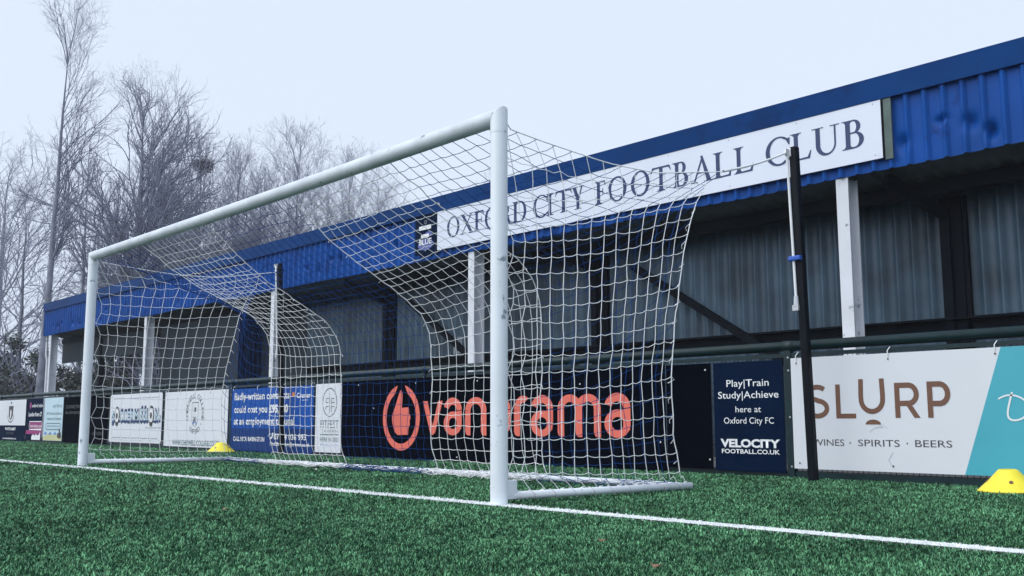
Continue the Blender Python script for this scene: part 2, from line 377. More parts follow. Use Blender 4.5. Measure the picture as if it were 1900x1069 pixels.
def prof(x):
    d = np.minimum(-x, x + GW); wgt = np.exp(-(d / 0.55) ** 1.15)
    wob = 1 - wgt
    mm = mid.copy()
    # seam at x=-1.35 hangs a little higher and further back than the middle
    hi = math.exp(-((x + 1.3) / 0.9) ** 2) + 0.6 * math.exp(-((x + 6.3) / 0.9) ** 2)
    mm[:, 1] += hi * 0.16 * np.sin(np.pi * np.clip(mm[:, 0] / 2.4, 0, 1)) * (mm[:, 1] > 1.2); mm[:, 0] += hi * 0.05 * (mm[:, 0] / 1.7)
    return mm * (1 - wgt) + cor * wgt
XS = -np.linspace(0, GW, NC + 1)
grid = np.zeros((NC + 1, NR, 3))
for i, x in enumerate(XS):
    q = prof(x); grid[i, :, 0] = x; grid[i, :, 1] = q[:, 0]; grid[i, :, 2] = q[:, 1]
# the seams lean away to the far side as they come down
tt = np.linspace(0, 1, NR)
inner = np.clip(np.minimum(-XS, XS + GW) / 0.9, 0, 1)
grid[:, :, 0] += -0.28 * inner[:, None] * tt[None, :]
grid[1:-1, 1:-1] += rng.normal(0, 0.0045, grid[1:-1, 1:-1].shape)
# gathered ripple where the slack collects half-way down
rp = np.exp(-((tt - 0.5) / 0.06) ** 2)
grid[:, :, 1] += 0.02 * rp[None, :] * np.sin(np.arange(NC + 1) * 1.7)[:, None] * inner[:, None]
def sagline(P, sag, sub=2, jit=0.002):
    out = [P[0]]
    for a, b in zip(P[:-1], P[1:]):
        for k in range(1, sub):
            t = k / sub; q = a + (b - a) * t; L = np.linalg.norm(b - a); q = q + np.array([0, 0, -sag * 4 * t * (1 - t)]) * min(1, L / 0.1) + rng.normal(0, jit, 3); out.append(q)
        out.append(b)
    return np.array(out)
CW, CB = 0.0027, 0.0024
edges = [0, 10, 22, 35, 48, NC]     # stripe boundaries on the columns: blue, white, blue, white, blue
for k in range(5):
    i0, i1 = edges[k], edges[k + 1]; blue = k % 2 == 0; L = []
    r_ = CB if blue else CW
    for j in range(1, NR):
        P = sagline(grid[i0:i1 + 1, j], 0.006); L.append((P, np.full(len(P), r_)))
    rng_cols = range(i0 + 1, i1) if blue else range(i0, i1 + 1)
    
    if k == 0: rng_cols = range(1, i1)
    for i in rng_cols:
        P = sagline(grid[i], 0.0); th = 1.7 if i in edges else 1.0
        L.append((P, np.full(len(P), r_ * th)))
    # slack lying along the back bar
    xa, xb = grid[i0, -1, 0], grid[i1, -1, 0]
    dens = (2, 9, 5, 6, 2)[k]
    for _ in range(dens):
        xx = np.linspace(*sorted((xa + rng.uniform(-.1, .1), xb + rng.uniform(-.1, .1))), 40)
        ph = rng.uniform(0, 6, 4)
        yy = BY - 0.07 + 0.05 * np.sin(xx * rng.uniform(9, 22) + ph[0]) + 0.06 * np.sin(xx * rng.uniform(25, 40) + ph[1]) + rng.uniform(-.1, .04)
        zz = 0.035 + 0.022 * np.sin(xx * rng.uniform(15, 40) + ph[2]) + rng.uniform(-.01, .022)
        L.append((np.stack([xx, yy, np.maximum(zz, 0.012)], 1), np.full(40, r_)))
    # short knot tails along the white seams
    if not blue:
        for e in (i0, i1):
            for j in range(3, NR - 1, 2):
                a = grid[e, j]; d = np.array([rng.uniform(-.02, .05) * (1 if e == i0 else -1), rng.uniform(-.01, .01), -rng.uniform(.01, .035)])
                L.append((np.array([a, a + d * .6 + [0, 0, .008], a + d]), np.full(3, 0.0026)))
    tubes('blue_net_stripe' if blue else 'white_net_stripe', L, M['cord_blue'] if blue else M['cord_white'], goal, 5)

def side_net(x, sgn, za, zr):
    L = []; NU, NV = 14, 15
    def back(z): return np.interp(z, [.06, .4, .84, 1.25, 1.9, 2.22, 2.39, 2.54], [1.80, 1.73, 1.71, 1.77, 1.92, 2.06, 2.2, 2.43])
    G = np.zeros((NU + 1, NV + 1, 3))
    for iu in range(NU + 1):
        u = iu / NU
        ztop = za + zr * u ** 1.3; zb = 0.20 - 0.06 * u
        for iv in range(NV + 1):
            t = iv / NV; z = zb + (ztop - zb) * t
            z -= 0.03 * math.sin(math.pi * u) * (0.3 + 0.7 * t)
            yb = float(back(min(z, 2.5))); y0 = 0.07; sc_ = 0.06 * abs(math.sin(iv * math.pi / 3)) ** 0.8 * (1 - u) ** 9
            G[iu, iv] = (x + sgn * 0.03 * math.sin(math.pi * u) * math.sin(math.pi * t) + rng.normal(0, .004), y0 + sc_ + (yb - y0) * u + rng.normal(0, .003) * (0 < iu < NU), z + rng.normal(0, .004))
    rr = CW
    for iv in range(NV + 1): P = sagline(G[:, iv], 0.010, 3, 0.0012); L.append((P, np.full(len(P), rr)))
    for iu in range(NU + 1):
        P = sagline(G[iu], 0, 2, 0.0015); L.append((P, np.full(len(P), rr * (1.5 if iu == NU else 1))))
        a = G[iu, 0]; yb = a[1] + 0.07 + rng.uniform(0, .02) - 0.03 * (iu == NU)
        zb = 0.05 - 0.008 * iu / NU
        P = np.array([a, a + [0, 0.012, -0.05], [x, (a[1] + yb) / 2 + .01, 0.11], [x + .012 * sgn, yb, zb + 0.026], [x, yb + 0.012, zb - .02]]); L.append((P, np.full(5, rr)))
    # winding round the ground bar
    for k in range(9):
        y0 = 0.25 + k * 0.185; t = np.linspace(0, 2 * np.pi, 13)
        zc = 0.052 - 0.016 * (y0 / 1.86)
        P = np.stack([x + 0.031 * np.sin(t) * np.ones_like(t), y0 + 0.14 * t / 6.28, zc + 0.031 * np.cos(t)], 1); P[:, 2] = np.maximum(P[:, 2], 0.008); L.append((P, np.full(13, rr)))
    # gathered upper part up to the top rope
    NT = 9; top = resample([(0.06, 2.44), (.4, 2.41), (1.05, 2.37), (1.6, 2.39), (2.43, 2.54)], NU + 1); H = [G[:, NV]]
    for q in (1, 2, 3):
        row = []
        for iu in range(NU + 1):
            f = q / 3; s = max(0, min(NU, iu - 0.5 * q)); b = G[iu, NV]; tp = np.array([x, np.interp(s, range(NU + 1), top[:, 0]), np.interp(s, range(NU + 1), top[:, 1])])
            row.append(b + (tp - b) * f + rng.normal(0, .012, 3) * (q < 3) * np.array([1, 1, 1]))
        H.append(np.array(row))
    for q in (1, 2): P = sagline(H[q], 0.012, 2); L.append((P, np.full(len(P), rr)))
    for iu in range(NU + 1): P = sagline(np.array([H[q][iu] for q in range(4)]), 0, 2); L.append((P, np.full(len(P), rr)))
    P = np.array([(x, a, b) for a, b in resample(np.concatenate([[(0.06, 2.48)], top]), 30)]); L.append((P, np.full(30, rr * 1.7)))
    # clips against the post
    for iv in range(0, NV + 1, 3):
        a = G[0, iv]; L.append((np.array([a, a + [0, -.03, .012], [x, 0.055, a[2] - .005]]), np.full(3, .0045)))
    for k in range(14):
        z = 0.25 + k * .15; yb = float(back(z)); L.append((np.array([[x, yb, z], [x - sgn * .03 + rng.normal(0, .02), yb + rng.normal(0.02, .02), z - .025], [x - sgn * .05, yb + .02, z - .05]]), np.full(3, .0028)))
    tubes('side_net', L, M['cord_white'], goal, 5)
side_net(0.0, 1, 1.80, .44); side_net(-GW, -1, 2.06, .12)

# ------------------------------------------------------------------ net support poles
def support_pole(bx, by, tx, ty, h, hang, label, tape):
    r_ = empty('net_support_pole', (bx, by, 0), label, 'pole', 'black poles holding the net corners up')
    mb = MB()
    b = Vector((bx, by, 0)); t = Vector((tx, ty, h)); mb.bar(b, t, 0.072, 0.072); mb.build('pole', M['black_paint'], r_, bevel=0.012)
    d = (t - b).normalized()
    side = Vector((-0.60, -0.62, 0)) * 0.095        # the rope runs on the pitch side
    top = t + side * 0.8 - d * 0.05
    mb = MB(); mb.bar(t + side * 0.45 - d * 0.09, t + side * 0.45 - d * 0.01, 0.03, 0.03); mb.box(top.x - .012, top.x + .012, top.y - .03, top.y + .01, top.z - .03, top.z + .03)
    mb.build('hook', M['steel'], r_)
    hv = Vector(hang); P = [np.array(top.lerp(hv, k / 6)) - np.array([0, 0, .02 * math.sin(math.pi * k / 6)]) for k in range(7)]
    tubes('tension_strap', [(np.array(P), np.linspace(.009, .012, 7))], M['strap'], r_, 6)
    lo = b + d * (h * 0.535) + side * 0.72
    P = np.array([np.array(top.lerp(lo, k / 8)) for k in range(9)]); tubes('pull_rope', [(P, np.full(9, .0125))], M['strap'], r_, 8)
    mb = MB(); mb.cyl(lo + Vector((0, 0, -.07)), lo + Vector((0, 0, .02)), .026, .02, 10); mb.box(lo.x - .03, lo.x + .03, lo.y - .02, lo.y + .03, lo.z - .11, lo.z - .06); mb.build('rope_cleat', M['steel'], r_)
    if tape:
        c = b + d * (h * .655); mb = MB(); mb.bar(c - d * .022 + side * .45, c + d * .022 + side * .45, .092, .12); mb.build('tape_wrap', M['tape'], r_, bevel=.01)
support_pole(0.011, 3.592, -0.053, 3.592, 2.975, (0, 2.44, 2.545), 'black net pole with blue tape, in front of the white and teal board', True)
support_pole(-9.553, 3.78, -9.79, 3.78, 3.09, (-GW, 2.44, 2.545), 'black net pole without tape, in front of the blue board', False)

# ------------------------------------------------------------------ pitch-side fence
FY = 3.965
fence = empty('pitch_barrier', (-12, FY, 0), 'dark green tubular rail and mesh barrier carrying the advertising boards', 'fence')
mb = MB(); mb.cyl((-40, FY + .02, 1.207), (8, FY + .02, 1.207), .046, .046, 18); mb.build('rail', M['green_paint'], fence, True)
posts = [-0.43 - 2.815 * k for k in range(-2, 13)]
for x in posts:
    mb = MB(); mb.box(x - .035, x + .035, FY - .03, FY + .03, 0, 1.165); mb.cyl((x - .02, FY - .034, 1.2), (x - .02, FY - .034, 1.2), .001, .001, 4, False)
    p = mb.build('fence_post', M['green_paint'], fence)
    mb = MB(); mb.cyl((x - .06, FY + .02, 1.207), (x + .06, FY + .02, 1.207), .051, .051, 16); mb.build('rail_sleeve', M['green_paint'], p, True)
    for z in (1.10, .98, .55, .10): MB().cyl((x + .012, FY - .034, z), (x + .012, FY - .028, z), .009, .009, 8).build('bolt', M['steel'], p)
for a, b in zip(posts[1:], posts[:-1]):
    L = []
    for x in np.arange(a + .05, b - .03, .05): L.append((np.array([[x, FY + .004, .03], [x, FY + .004, 1.12]]), np.full(2, .0028)))
    for z in np.arange(.06, 1.12, .075): L.append((np.array([[a, FY, z], [b, FY, z]]), np.full(2, .0028)))
    pn = tubes('mesh_panel', L, M['mesh'], fence, 4, False)
    mb = MB(); mb.box(a + .036, b - .036, FY - .02, FY + .02, 1.105, 1.14); mb.box(a + .036, b - .036, FY - .015, FY + .015, -.02, .055); mb.build('panel_frame', M['green_paint'], pn)

# ------------------------------------------------------------------ advertising boards
def board(name, x0, x1, z0, z1, m, label, y=3.925, group='advertising boards on the pitch barrier', r=0.0, ties=0):
    o = empty(name, ((x0 + x1) / 2, y, z0), label, 'advertising board', group)
    mb = MB()
    if r:
        pts = []
        for cx, cz, a in ((x1 - r, z1 - r, 0), (x0 + r, z1 - r, 90), (x0 + r, z0 + r, 180), (x1 - r, z0 + r, 270)): pts += ell(cx, cz, r, r, a, a + 90, 7)
        mb.prism(pts, y, y + .006)
    else: mb.box(x0, x1, y, y + .006, z0, z1)
    mb.build('panel', m, o)
    for k in range(ties):
        x = x0 + .06 + (x1 - x0 - .12) * k / max(1, ties - 1)
        tubes('cable_tie', [(np.array([[x, y - .004, z1 - .03], [x + .002, y - .012, z1 + .02], [x + .008, y + .03, z1 + .055]]), np.full(3, .0045))], M['white_print'], o, 5)
    if ties:
        for k in range(ties):
            x = x0 + .06 + (x1 - x0 - .12) * k / max(1, ties - 1)
            for z in (z1 - .05, z0 + .05): Print(y - .003).disc(x, z, .008, .008, 10).build('rivet', M['charcoal'], o)
    return o
WP = M['white_print']
# --- white / brown / teal drinks board
Y = 3.925
b = board('drinks_board', -.385, 2.42, .085, 1.09, M['board_white'], 'white board with brown capitals and a slanted teal end', ties=4)
p = Print(Y - .0006); p.poly([(1.171, .0855), (2.4195, .0855), (2.4195, 1.0895), (1.510, 1.0895)]); p.build('teal_end', M['teal'], b)
p = Print(Y); t = .045
def S_shape(p, cx, z0, z1, w_, t):
    h = z1 - z0; q = ell(cx, z0 + h * .74, w_ * .46, h * .26 - t / 2, 35, 180, 14)[:] + ell(cx - .0, z0 + h * .74, w_ * .46, h * .26 - t / 2, 180, 262, 8)[1:]
    q2 = ell(cx, z0 + h * .26 + t * .25, w_ * .5, h * .26 - t * .25, 82, 0, 8) + ell(cx, z0 + h * .26 + t * .25, w_ * .5, h * .26 - t * .25, 0, -145, 14)[1:]
    p.stroke(q + q2, t)
S_shape(p, -.125, .535, .84, .19, t)
p.rect(.06, .06 + t, .536, .836); p.rect(.06 + t, .25, .536, .578)
p.stroke([(.307, .876), (.302, .73)] + ell(.403, .70, .1, .105, 180, 360, 20)[1:-1] + [(.504, .73), (.499, .876)], .044)
p.poly(ell(.407, .484, .071, .042, 0, 180, 16))
p.rect(.612, .612 + t, .54, .835); p.stroke([(.657, .813), (.735, .813)] + ell(.735, .737, .068, .076, 90, -90, 16)[1:-1] + [(.735, .661), (.657, .661)], .044)
p.poly([(.715, .64), (.765, .64), (.83, .54), (.778, .54)])
p.rect(.896, .896 + t, .54, .838); p.stroke([(.941, .816), (1.0, .816)] + ell(1.0, .736, .068, .08, 90, -90, 16)[1:-1] + [(1.0, .656), (.941, .656)], .044)
p.build('brand_lettering', M['brown'], b)
join_text(b, [('WINES', -.19, .125, .296, .060, 0), ('SPIRITS', .256, .636, .297, .060, 0), ('BEERS', .771, 1.081, .299, .060, 0)], M['charcoal'], Y)
p = Print(Y); p.disc(.181, .324, .007, .007, 10); p.disc(.702, .326, .007, .007, 10); p.build('dots', M['charcoal'], b)
sm_ = lambda q: [tuple(v) for v in smooth2(q)]
p = Print(Y - .004); p.stroke(sm_([(1.468, .684), (1.50, .708), (1.56, .722), (1.66, .69), (1.71, .61), (1.66, .53), (1.56, .505), (1.52, .525), (1.535, .60), (1.575, .735)]), .012, .015)
p.stroke([(1.78, .60), (1.80, .66), (1.76, .64), (1.75, .57), (1.79, .54), (1.83, .58)], .012); p.stroke([(1.87, .65), (1.87, .54)], .012); p.stroke([(1.92, .54), (1.92, .64), (1.97, .63)], .012)
p.build('script_lettering', WP, b)
p = Print(Y); p.stroke(ell(.47, .40, .10, .06, 165, 75, 12), .004, .010); p.stroke(ell(.46, .43, .08, .05, 95, 20, 10), .003); p.stroke([(.575, .25), (.545, .205), (.53, .185)], .005); p.stroke([(.53, .185), (.55, .15), (.572, .118)], .004); p.build('scuffs', M['scuff'], b)
# --- navy college board
b = board('football_study_board', -1.265, -.475, .04, 1.082, M['board_navy'], 'navy board with white lettering, just left of the near pole')
join_text(b, [('Play|Train', -1.11, -.628, .845, .07, .004), ('Study|Achieve', -1.213, -.526, .732, .07, .004), ('here at', -1.013, -.723, .598, .062, 0), ('Oxford City FC', -1.152, -.586, .490, .062, 0),
    ('VELOCITY', -1.199, -.528, .268, .075, .045), ('FOOTBALL.CO.UK', -1.187, -.533, .206, .042, .02)], WP, Y)
# --- plain black board
b = board('plain_board', -1.86, -1.29, .05, 1.085, M['board_black'], 'plain black narrow board without lettering, left of the navy board', y=3.921)
for x, z in ((-1.36, 1.02), (-1.33, .14)): Print(3.921).disc(x, z, .010, .009, 8).build('rivet', WP, b)
p = Print(3.9225); p.rect(-1.2995, -1.2895, .05, 1.085); p.build('edge_strip', M['steel'], b)
# --- long black board, orange-red thumb mark and name
Y = 3.918
b = board('van_hire_board', -8.04, -1.875, -.005, 1.10, M['board_black'], 'long black board with coral thumbs-up mark and lettering behind the goal', y=Y)
p = Print(Y); cx, cz = -6.532, .566; ox, oz, t = .432, .447, .088
p.band(ell(cx, cz, ox, oz, 100, 442, 1 + 60)[0:1] + ell(cx, cz, ox, oz, 103, 437, 60), ell(cx, cz, ox - t, oz - t, 110, 430, 1)[0:1] + ell(cx, cz, ox - t, oz - t, 116, 424, 60)) if False else p.band(ell(cx, cz, ox, oz, 101, 439, 60), ell(cx, cz, ox - t * 1.0, oz - t * 1.05, 117, 423, 60))
p.poly([(-6.53, .945), (-6.505, .90), (-6.50, .85), (-6.515, .70), (-6.37, .705), (-6.345, .68), (-6.347, .62), (-6.318, .60), (-6.311, .56), (-6.33, .525), (-6.325, .47), (-6.345, .44), (-6.36, .40), (-6.36, .335), (-6.607, .328), (-6.66, .36), (-6.70, .41), (-6.735, .50), (-6.745, .57), (-6.72, .64), (-6.675, .71), (-6.60, .86), (-6.56, .93)])
p.build('thumb_logo', M['coral'], b)
p = Print(Y); zb, zt = .338, .812; sw = .105
def la(p, x0, x1):
    w_ = x1 - x0; cx = (x0 + x1) / 2; s = sw
    # lower bowl
    p.ring(cx, zb + .155, w_ / 2, .157, s, 30, 330 + 60, 40, .085) if False else p.band(ell(cx, zb + .15, w_ / 2, .152, 20, 380, 44), ell(cx + .005, zb + .15, w_ / 2 - s, .072, 20, 380, 44))
    p.poly([(x1 - s, zb + .08), (x1 - .012, zb + .08), (x1, zb + .17), (x1, zt - .16), (x1 - s, zt - .17)])
    p.band(ell(cx, zt - .15, w_ / 2, .158, 0, 165, 24), ell(cx, zt - .16, w_ / 2 - s, .075, 0, 165, 24))
    p.poly([(x1 - s - .03, zb + .225), (x1 - s + .01, zb + .19), (x1 - s + .01, zb + .30), (cx - .02, zb + .302)])
def ln(p, x0, x1, k=1):
    s = sw; w_ = (x1 - x0 - s) / k
    p.poly([(x0, zt - .17), (x0, zb + .05), (x0 + .02, zb + .012), (x0 + .055, zb), (x0 + s, zb), (x0 + s, zt - .16)])
    for i in range(k):
        a = x0 + i * w_; c = a + (w_ + s) / 2; e = a + w_ + s
        p.band(ell(c, zt - .16, (w_ + s) / 2, .165, 180, 0, 24), ell(c, zt - .165, (w_ - s) / 2, .085, 180, 0, 24))
        p.poly([(e - s, zt - .165), (e - s, zb + .05), (e - s + .02, zb + .012), (e - s + .055, zb), (e, zb), (e, zt - .16)])
p.poly([(-6.035, zt - .03), (-5.93, zt - .03), (-5.815, zb + .12), (-5.70, zt - .03), (-5.603, zt - .03), (-5.76, zb + .03), (-5.82, zb - .005), (-5.87, zb + .03)])
la(p, -5.579, -5.206); ln(p, -5.135, -4.719); la(p, -4.642, -4.272)
p.poly([(-4.205, zt - .17), (-4.205, zb + .05), (-4.185, zb + .012), (-4.15, zb), (-4.10, zb), (-4.10, zt - .16)]); p.band(ell(-4.045, zt - .16, .16, .165, 180, 55, 16), ell(-4.045, zt - .165, .055, .085, 180, 70, 16))
la(p, -3.911, -3.536); ln(p, -3.461, -2.783, 2); la(p, -2.730, -2.351)
p.build('brand_lettering', M['coral'], b)
for x, z in ((-7.6, 1.04), (-6.2, 1.03), (-4.9, 1.02), (-3.1, .93), (-7.2, .70), (-3.2, .12), (-1.95, .3), (-5.3, .06)): Print(Y).disc(x, z, .010, .010, 8).build('rivet', WP, b)
# --- narrow white fitness board
Y = 3.925
b = board('fitness_board', -8.80, -8.065, .05, 1.086, M['board_white'], 'narrow white upright board with a circled double-letter mark and the word FITFEST')
p = Print(Y); p.ring(-8.39, .803, .208, .218, .018); x = -8.50
for cx in (-8.50, -8.31):
    p.stroke([(cx + (.09 if cx < -8.4 else .10), .86), (cx, .86), (cx, .80)], .012) if cx < -8.4 else p.stroke([(cx - .03, .86), (cx + .06, .86)], .012)
    p.stroke([(cx, .80), (cx + .07, .80)], .012) if cx < -8.4 else p.stroke([(cx - .03, .80), (cx + .06, .80)], .012)
p.stroke([(-8.50, .74), (-8.43, .74)], .012); p.stroke([(-8.50, .74), (-8.50, .69)], .012); p.stroke([(-8.39, .94), (-8.39, .64)], .008); p.stroke([(-8.34, .74), (-8.25, .74)], .012); p.stroke([(-8.34, .86), (-8.34, .66)], .010)
p.build('ring_logo', M['slate_print'], b)
join_text(b, [('FITFEST', -8.645, -8.13, .415, .125, 0)], M['slate_print'], Y)
join_text(b, [('TAVERN', -8.63, -8.14, .350, .04, 0)], M['grey_print'], Y)
join_text(b, [('HERE IN 2021', -8.645, -8.13, .215, .062, .01)], M['slate_print'], Y)
join_text(b, [('fitfesttavern.com', -8.64, -8.14, .145, .035, 0)], M['sky_print'], Y)
p = Print(Y); p.rect(-8.645, -8.125, .308, .324); p.build('rule', M['slate_print'], b)
# --- blue contracts board
b = board('contracts_board', -11.62, -8.865, .02, 1.075, M['board_blue'], 'bright blue board with white text about badly-written contracts', ties=4)
p = Print(Y - .0004); p.rect(-11.6195, -8.8655, .0205, .40); p.build('lower_band', M['board_blue_dark'], b)
join_text(b, [('Badly-written contracts', -11.51, -9.60, .885, .125, .02), ('could cost you', -11.51, -10.33, .665, .125, .02), ('£95,000', -10.27, -9.64, .665, .125, .05), ('at an employment tribunal', -11.51, -9.436, .465, .125, .02),
    ('CALL NICK BABINGTON', -11.51, -10.40, .185, .075, .02), ('07854 036 993', -10.08, -9.06, .225, .095, .02), ('Nick.Babington@croner.co.uk', -10.20, -8.945, .125, .062, .01), ('Croner', -9.377, -8.95, .885, .085, .01)], WP, Y - .003)
p = Print(Y - .003); p.stroke([(-10.20, .245), (-10.15, .25), (-10.12, .30), (-10.12, .335)], .03); p.rect(-9.20, -9.03, .845, .852); p.build('phone_symbol', WP, b)
p = Print(Y); p.poly([(-9.53, .90), (-9.45, .92), (-9.45, .985), (-9.53, .97)]); p.build('corner_mark', M['orange'], b)
# --- white college board
b = board('college_board', -14.47, -11.765, .045, 1.085, M['board_white'], 'white board with a thin oval crest and college web address', ties=5)
cx, cz = -13.10, .668; V_ = []; F_ = []
def arc_text(st, a0, a1, rx, rz, h, flip=False):
    p = []
    for k, ch in enumerate(st):
        if ch == ' ': continue
        a = a0 + (a1 - a0) * (k + .5) / len(st); o = text(None, ch, -.5, .5, 0, 1, M['grey_print'], Y); me = o.data
        ang_ = rad(a - 90 if not flip else a + 90); c_, s_ = math.cos(ang_), math.sin(ang_); px_, pz_ = cx + rx * math.cos(rad(a)), cz + rz * math.sin(rad(a))
        wch = h * (.3 if ch == 'I' else .85)
        bse = len(V_)
        for v in me.vertices:
            lx, lz = v.co.x * wch, (v.co.z - .5) * h
            V_.append((px_ + (lx * c_ - lz * s_) * 1.0, v.co.y, pz_ + lx * s_ + lz * c_))
        F_.extend(tuple(bse + i for i in q.vertices) for q in me.polygons); bpy.data.objects.remove(o); bpy.data.meshes.remove(me)
arc_text('CHERWELL COLLEGE', 205, -25, .345, .335, .092); arc_text('OXFORD', 232, 308, .345, .335, .092, True)
me = bpy.data.meshes.new('crest_lettering'); me.from_pydata(V_, [], F_); link('crest_lettering', me, M['charcoal'], b)
p = Print(Y); p.stroke([(-13.23, .865), (-12.95, .868)], .014); p.stroke([(-13.23, .86), (-13.23, .62)], .008); p.stroke([(-12.96, .86), (-12.96, .62)], .008); p.stroke(ell(-13.095, .62, .135, .19, 180, 360, 16), .008)
p.rect(-13.14, -13.05, .70, .775); p.stroke([(-13.17, .60), (-13.04, .54)], .016); p.stroke([(-13.17, .54), (-13.04, .60)], .016); p.stroke([(-13.17, .50), (-13.10, .55), (-13.03, .50)], .016); p.disc(-13.10, .57, .03, .025, 10); p.disc(-12.83, .47, .014, .014, 8)
p.build('crest', M['charcoal'], b)
p = Print(Y); p.stroke([(-13.2, .47), (-13.10, .53), (-13.0, .47)], .02); p.stroke([(-13.18, .45), (-13.10, .505), (-13.02, .45)], .014); p.build('crest_chevron', M['sky_print'], b)
join_text(b, [('WWW.CHERWELL-COLLEGE.CO.UK', -14.06, -12.06, .075, .10, .02)], M['slate_print'], Y)
# --- white soccer board
b = board('soccer_board', -17.38, -14.61, .085, 1.092, M['board_white'], 'white rounded board with blue and black football lettering', r=.06)
p = Print(Y - .0002); p.rect(-17.10, -14.66, .495, .545); p.build('shadow_bar', M['navy_print'], b)
items = [('S', -17.24, -17.12), ('C', -16.80, -16.56), ('C', -16.52, -16.28), ('E', -16.24, -16.06), ('R', -16.02, -15.80), ('M', -15.78, -15.52), ('I', -15.49, -15.42), ('S', -15.39, -15.22), ('S', -15.42 + .24, -15.02 - .0), ('I', -14.99, -14.93), ('N', -14.86 + .0, -14.62)]
X0 = [-17.24, -16.80, -16.59, -16.37, -16.19, -16.00, -15.76, -15.67, -15.51, -15.35, -14.94]
X1 = [-17.09, -16.62, -16.41, -16.22, -16.02, -15.79, -15.71, -15.54, -15.38, -15.29, -14.75]
ST = 'SCCERMISSIN'
join_text(b, [(c, a, e, .505 - (.05 if c == 'S' and i == 0 else 0), .27 + (.05 if c == 'S' and i else 0), .085) for i, (c, a, e) in enumerate(zip(ST, X0, X1))], M['navy_print'], Y + .0002, 'letter_outline')
join_text(b, [(c, a + (.012 if c != 'I' else .02), e - (.012 if c != 'I' else .02), .545, .19 + (.05 if c == 'S' and i else 0), .02) for i, (c, a, e) in enumerate(zip(ST, X0, X1))], M['pale_blue'], Y - .002)
join_text(b, [('.COM', -14.735, -14.65, .55, .10, 0)], M['navy_print'], Y)
for cx in (-16.945, -15.115):
    p = Print(Y - .0045); p.disc(cx, .64, .135, .19); p.build('ball_outline', M['charcoal'], b)
    p = Print(Y - .009); p.disc(cx, .645, .105, .16); p.build('ball', WP, b)
    p = Print(Y - .0135); p.disc(cx, .64, .055, .07, 6); p.poly(ell(cx, .47, .06, .045, 0, 330, 12)); p.poly(ell(cx, .81, .05, .03, 0, 330, 12)); p.build('ball_patch', M['charcoal'], b)
join_text(b, [('soccermission.com', -15.41, -14.63, .375, .05, 0)], M['grey_print'], Y)
p = Print(Y)
for z in (1.0, .18):
    for k in range(5): p.rect(-17.2 + k * .52, -16.83 + k * .52, z - .006, z + .006)
    for k in range(4): p.disc(-16.77 + k * .52, z, .022, .02, 8)
p.build('trim_marks', M['grey_print'], b)
# --- dim boards behind the far post
b = board('dim_board', -18.66, -17.50, .03, 1.095, M['board_black'], 'near-black board with faint lettering, right of the far goal post')
join_text(b, [('OXFORD', -18.4, -17.8, .22, .07, .01)], M['faint'], Y)
b = board('dim_board', -20.40, -18.72, .03, 1.095, M['board_black'], 'near-black board with faint lettering, between the far goal post and the pale blue board', y=3.9262)
join_text(b, [('CONNECTING', -20.25, -19.2, .83, .08, .01), ('BUSINESSES', -20.25, -19.1, .70, .06, .01)], M['faint'], 3.9262)
# --- pale blue airline style board
b = board('beach_board', -21.84, -20.45, .055, 1.103, M['pale_blue'], 'small pale blue board with a sandy beach strip and dark figure at the bottom')
join_text(b, [('airline', -21.2, -20.53, .86, .10, 0), ('24/7 direct coaches to', -21.66, -20.52, .685, .075, .01), ('Heathrow & Gatwick', -21.60, -20.55, .555, .075, .01), ('airlineoxford.co.uk', -21.58, -20.60, .385, .06, 0)], M['slate_print'], Y)
p = Print(Y - .0); p.stroke([(-21.6, .475), (-20.62, .475), (-20.56, .44), (-20.56, .36), (-20.62, .325), (-21.6, .325), (-21.66, .36), (-21.66, .44), (-21.6, .475)], .022); p.build('web_box', M['slate_print'], b)
p = Print(Y - .0002); p.poly([(-21.83, .06), (-20.46, .06), (-20.46, .18), (-20.75, .20), (-21.1, .19), (-21.4, .23), (-21.83, .14)]); p.build('sand_print', M['yellow_print'], b)
p = Print(Y - .0006)
for k in range(3): p.poly([(-21.8 + k * .36, .20), (-21.52 + k * .36, .21), (-21.66 + k * .36, .275)])
p.build('tents', M['sky_print'], b)
p = Print(Y - .001); p.disc(-20.62, .30, .055, .05, 12); p.poly([(-20.75, .24), (-20.52, .27), (-20.48, .15), (-20.55, .11), (-20.72, .12), (-20.78, .17)]); p.build('figure_print', M['charcoal'], b)
# --- coach board
b = board('coach_board', -23.26, -21.96, .05, 1.105, M['board_navy'], 'dark board with magenta lower band, coach fare lettering and pale skyline')
join_text(b, [('oxford tube', -22.85, -21.96 - .02, .885, .09, .01), ('London from £7', -23.08, -22.02, .655, .11, .02), ('oxfordtube.com', -22.93, -21.98, .375, .075, .01)], WP, Y - .002)
p = Print(Y); p.rect(-23.255, -21.965, .20, .30); p.rect(-22.96, -21.97, .34, .50); p.disc(-22.97, .93, .07, .09, 10); p.build('magenta_print', M['magenta'], b)
p = Print(Y - .003); p.stroke([(-22.97, .52), (-21.99, .52), (-21.97, .42), (-21.99, .32), (-22.97, .32), (-22.99, .42), (-22.97, .52)], .022)
p.poly([(-22.75, .06), (-22.05, .06), (-22.05, .20), (-22.09, .27), (-22.13, .20), (-22.3, .17), (-22.4, .22), (-22.48, .16), (-22.62, .20), (-22.75, .15)]); p.build('skyline', WP, b)
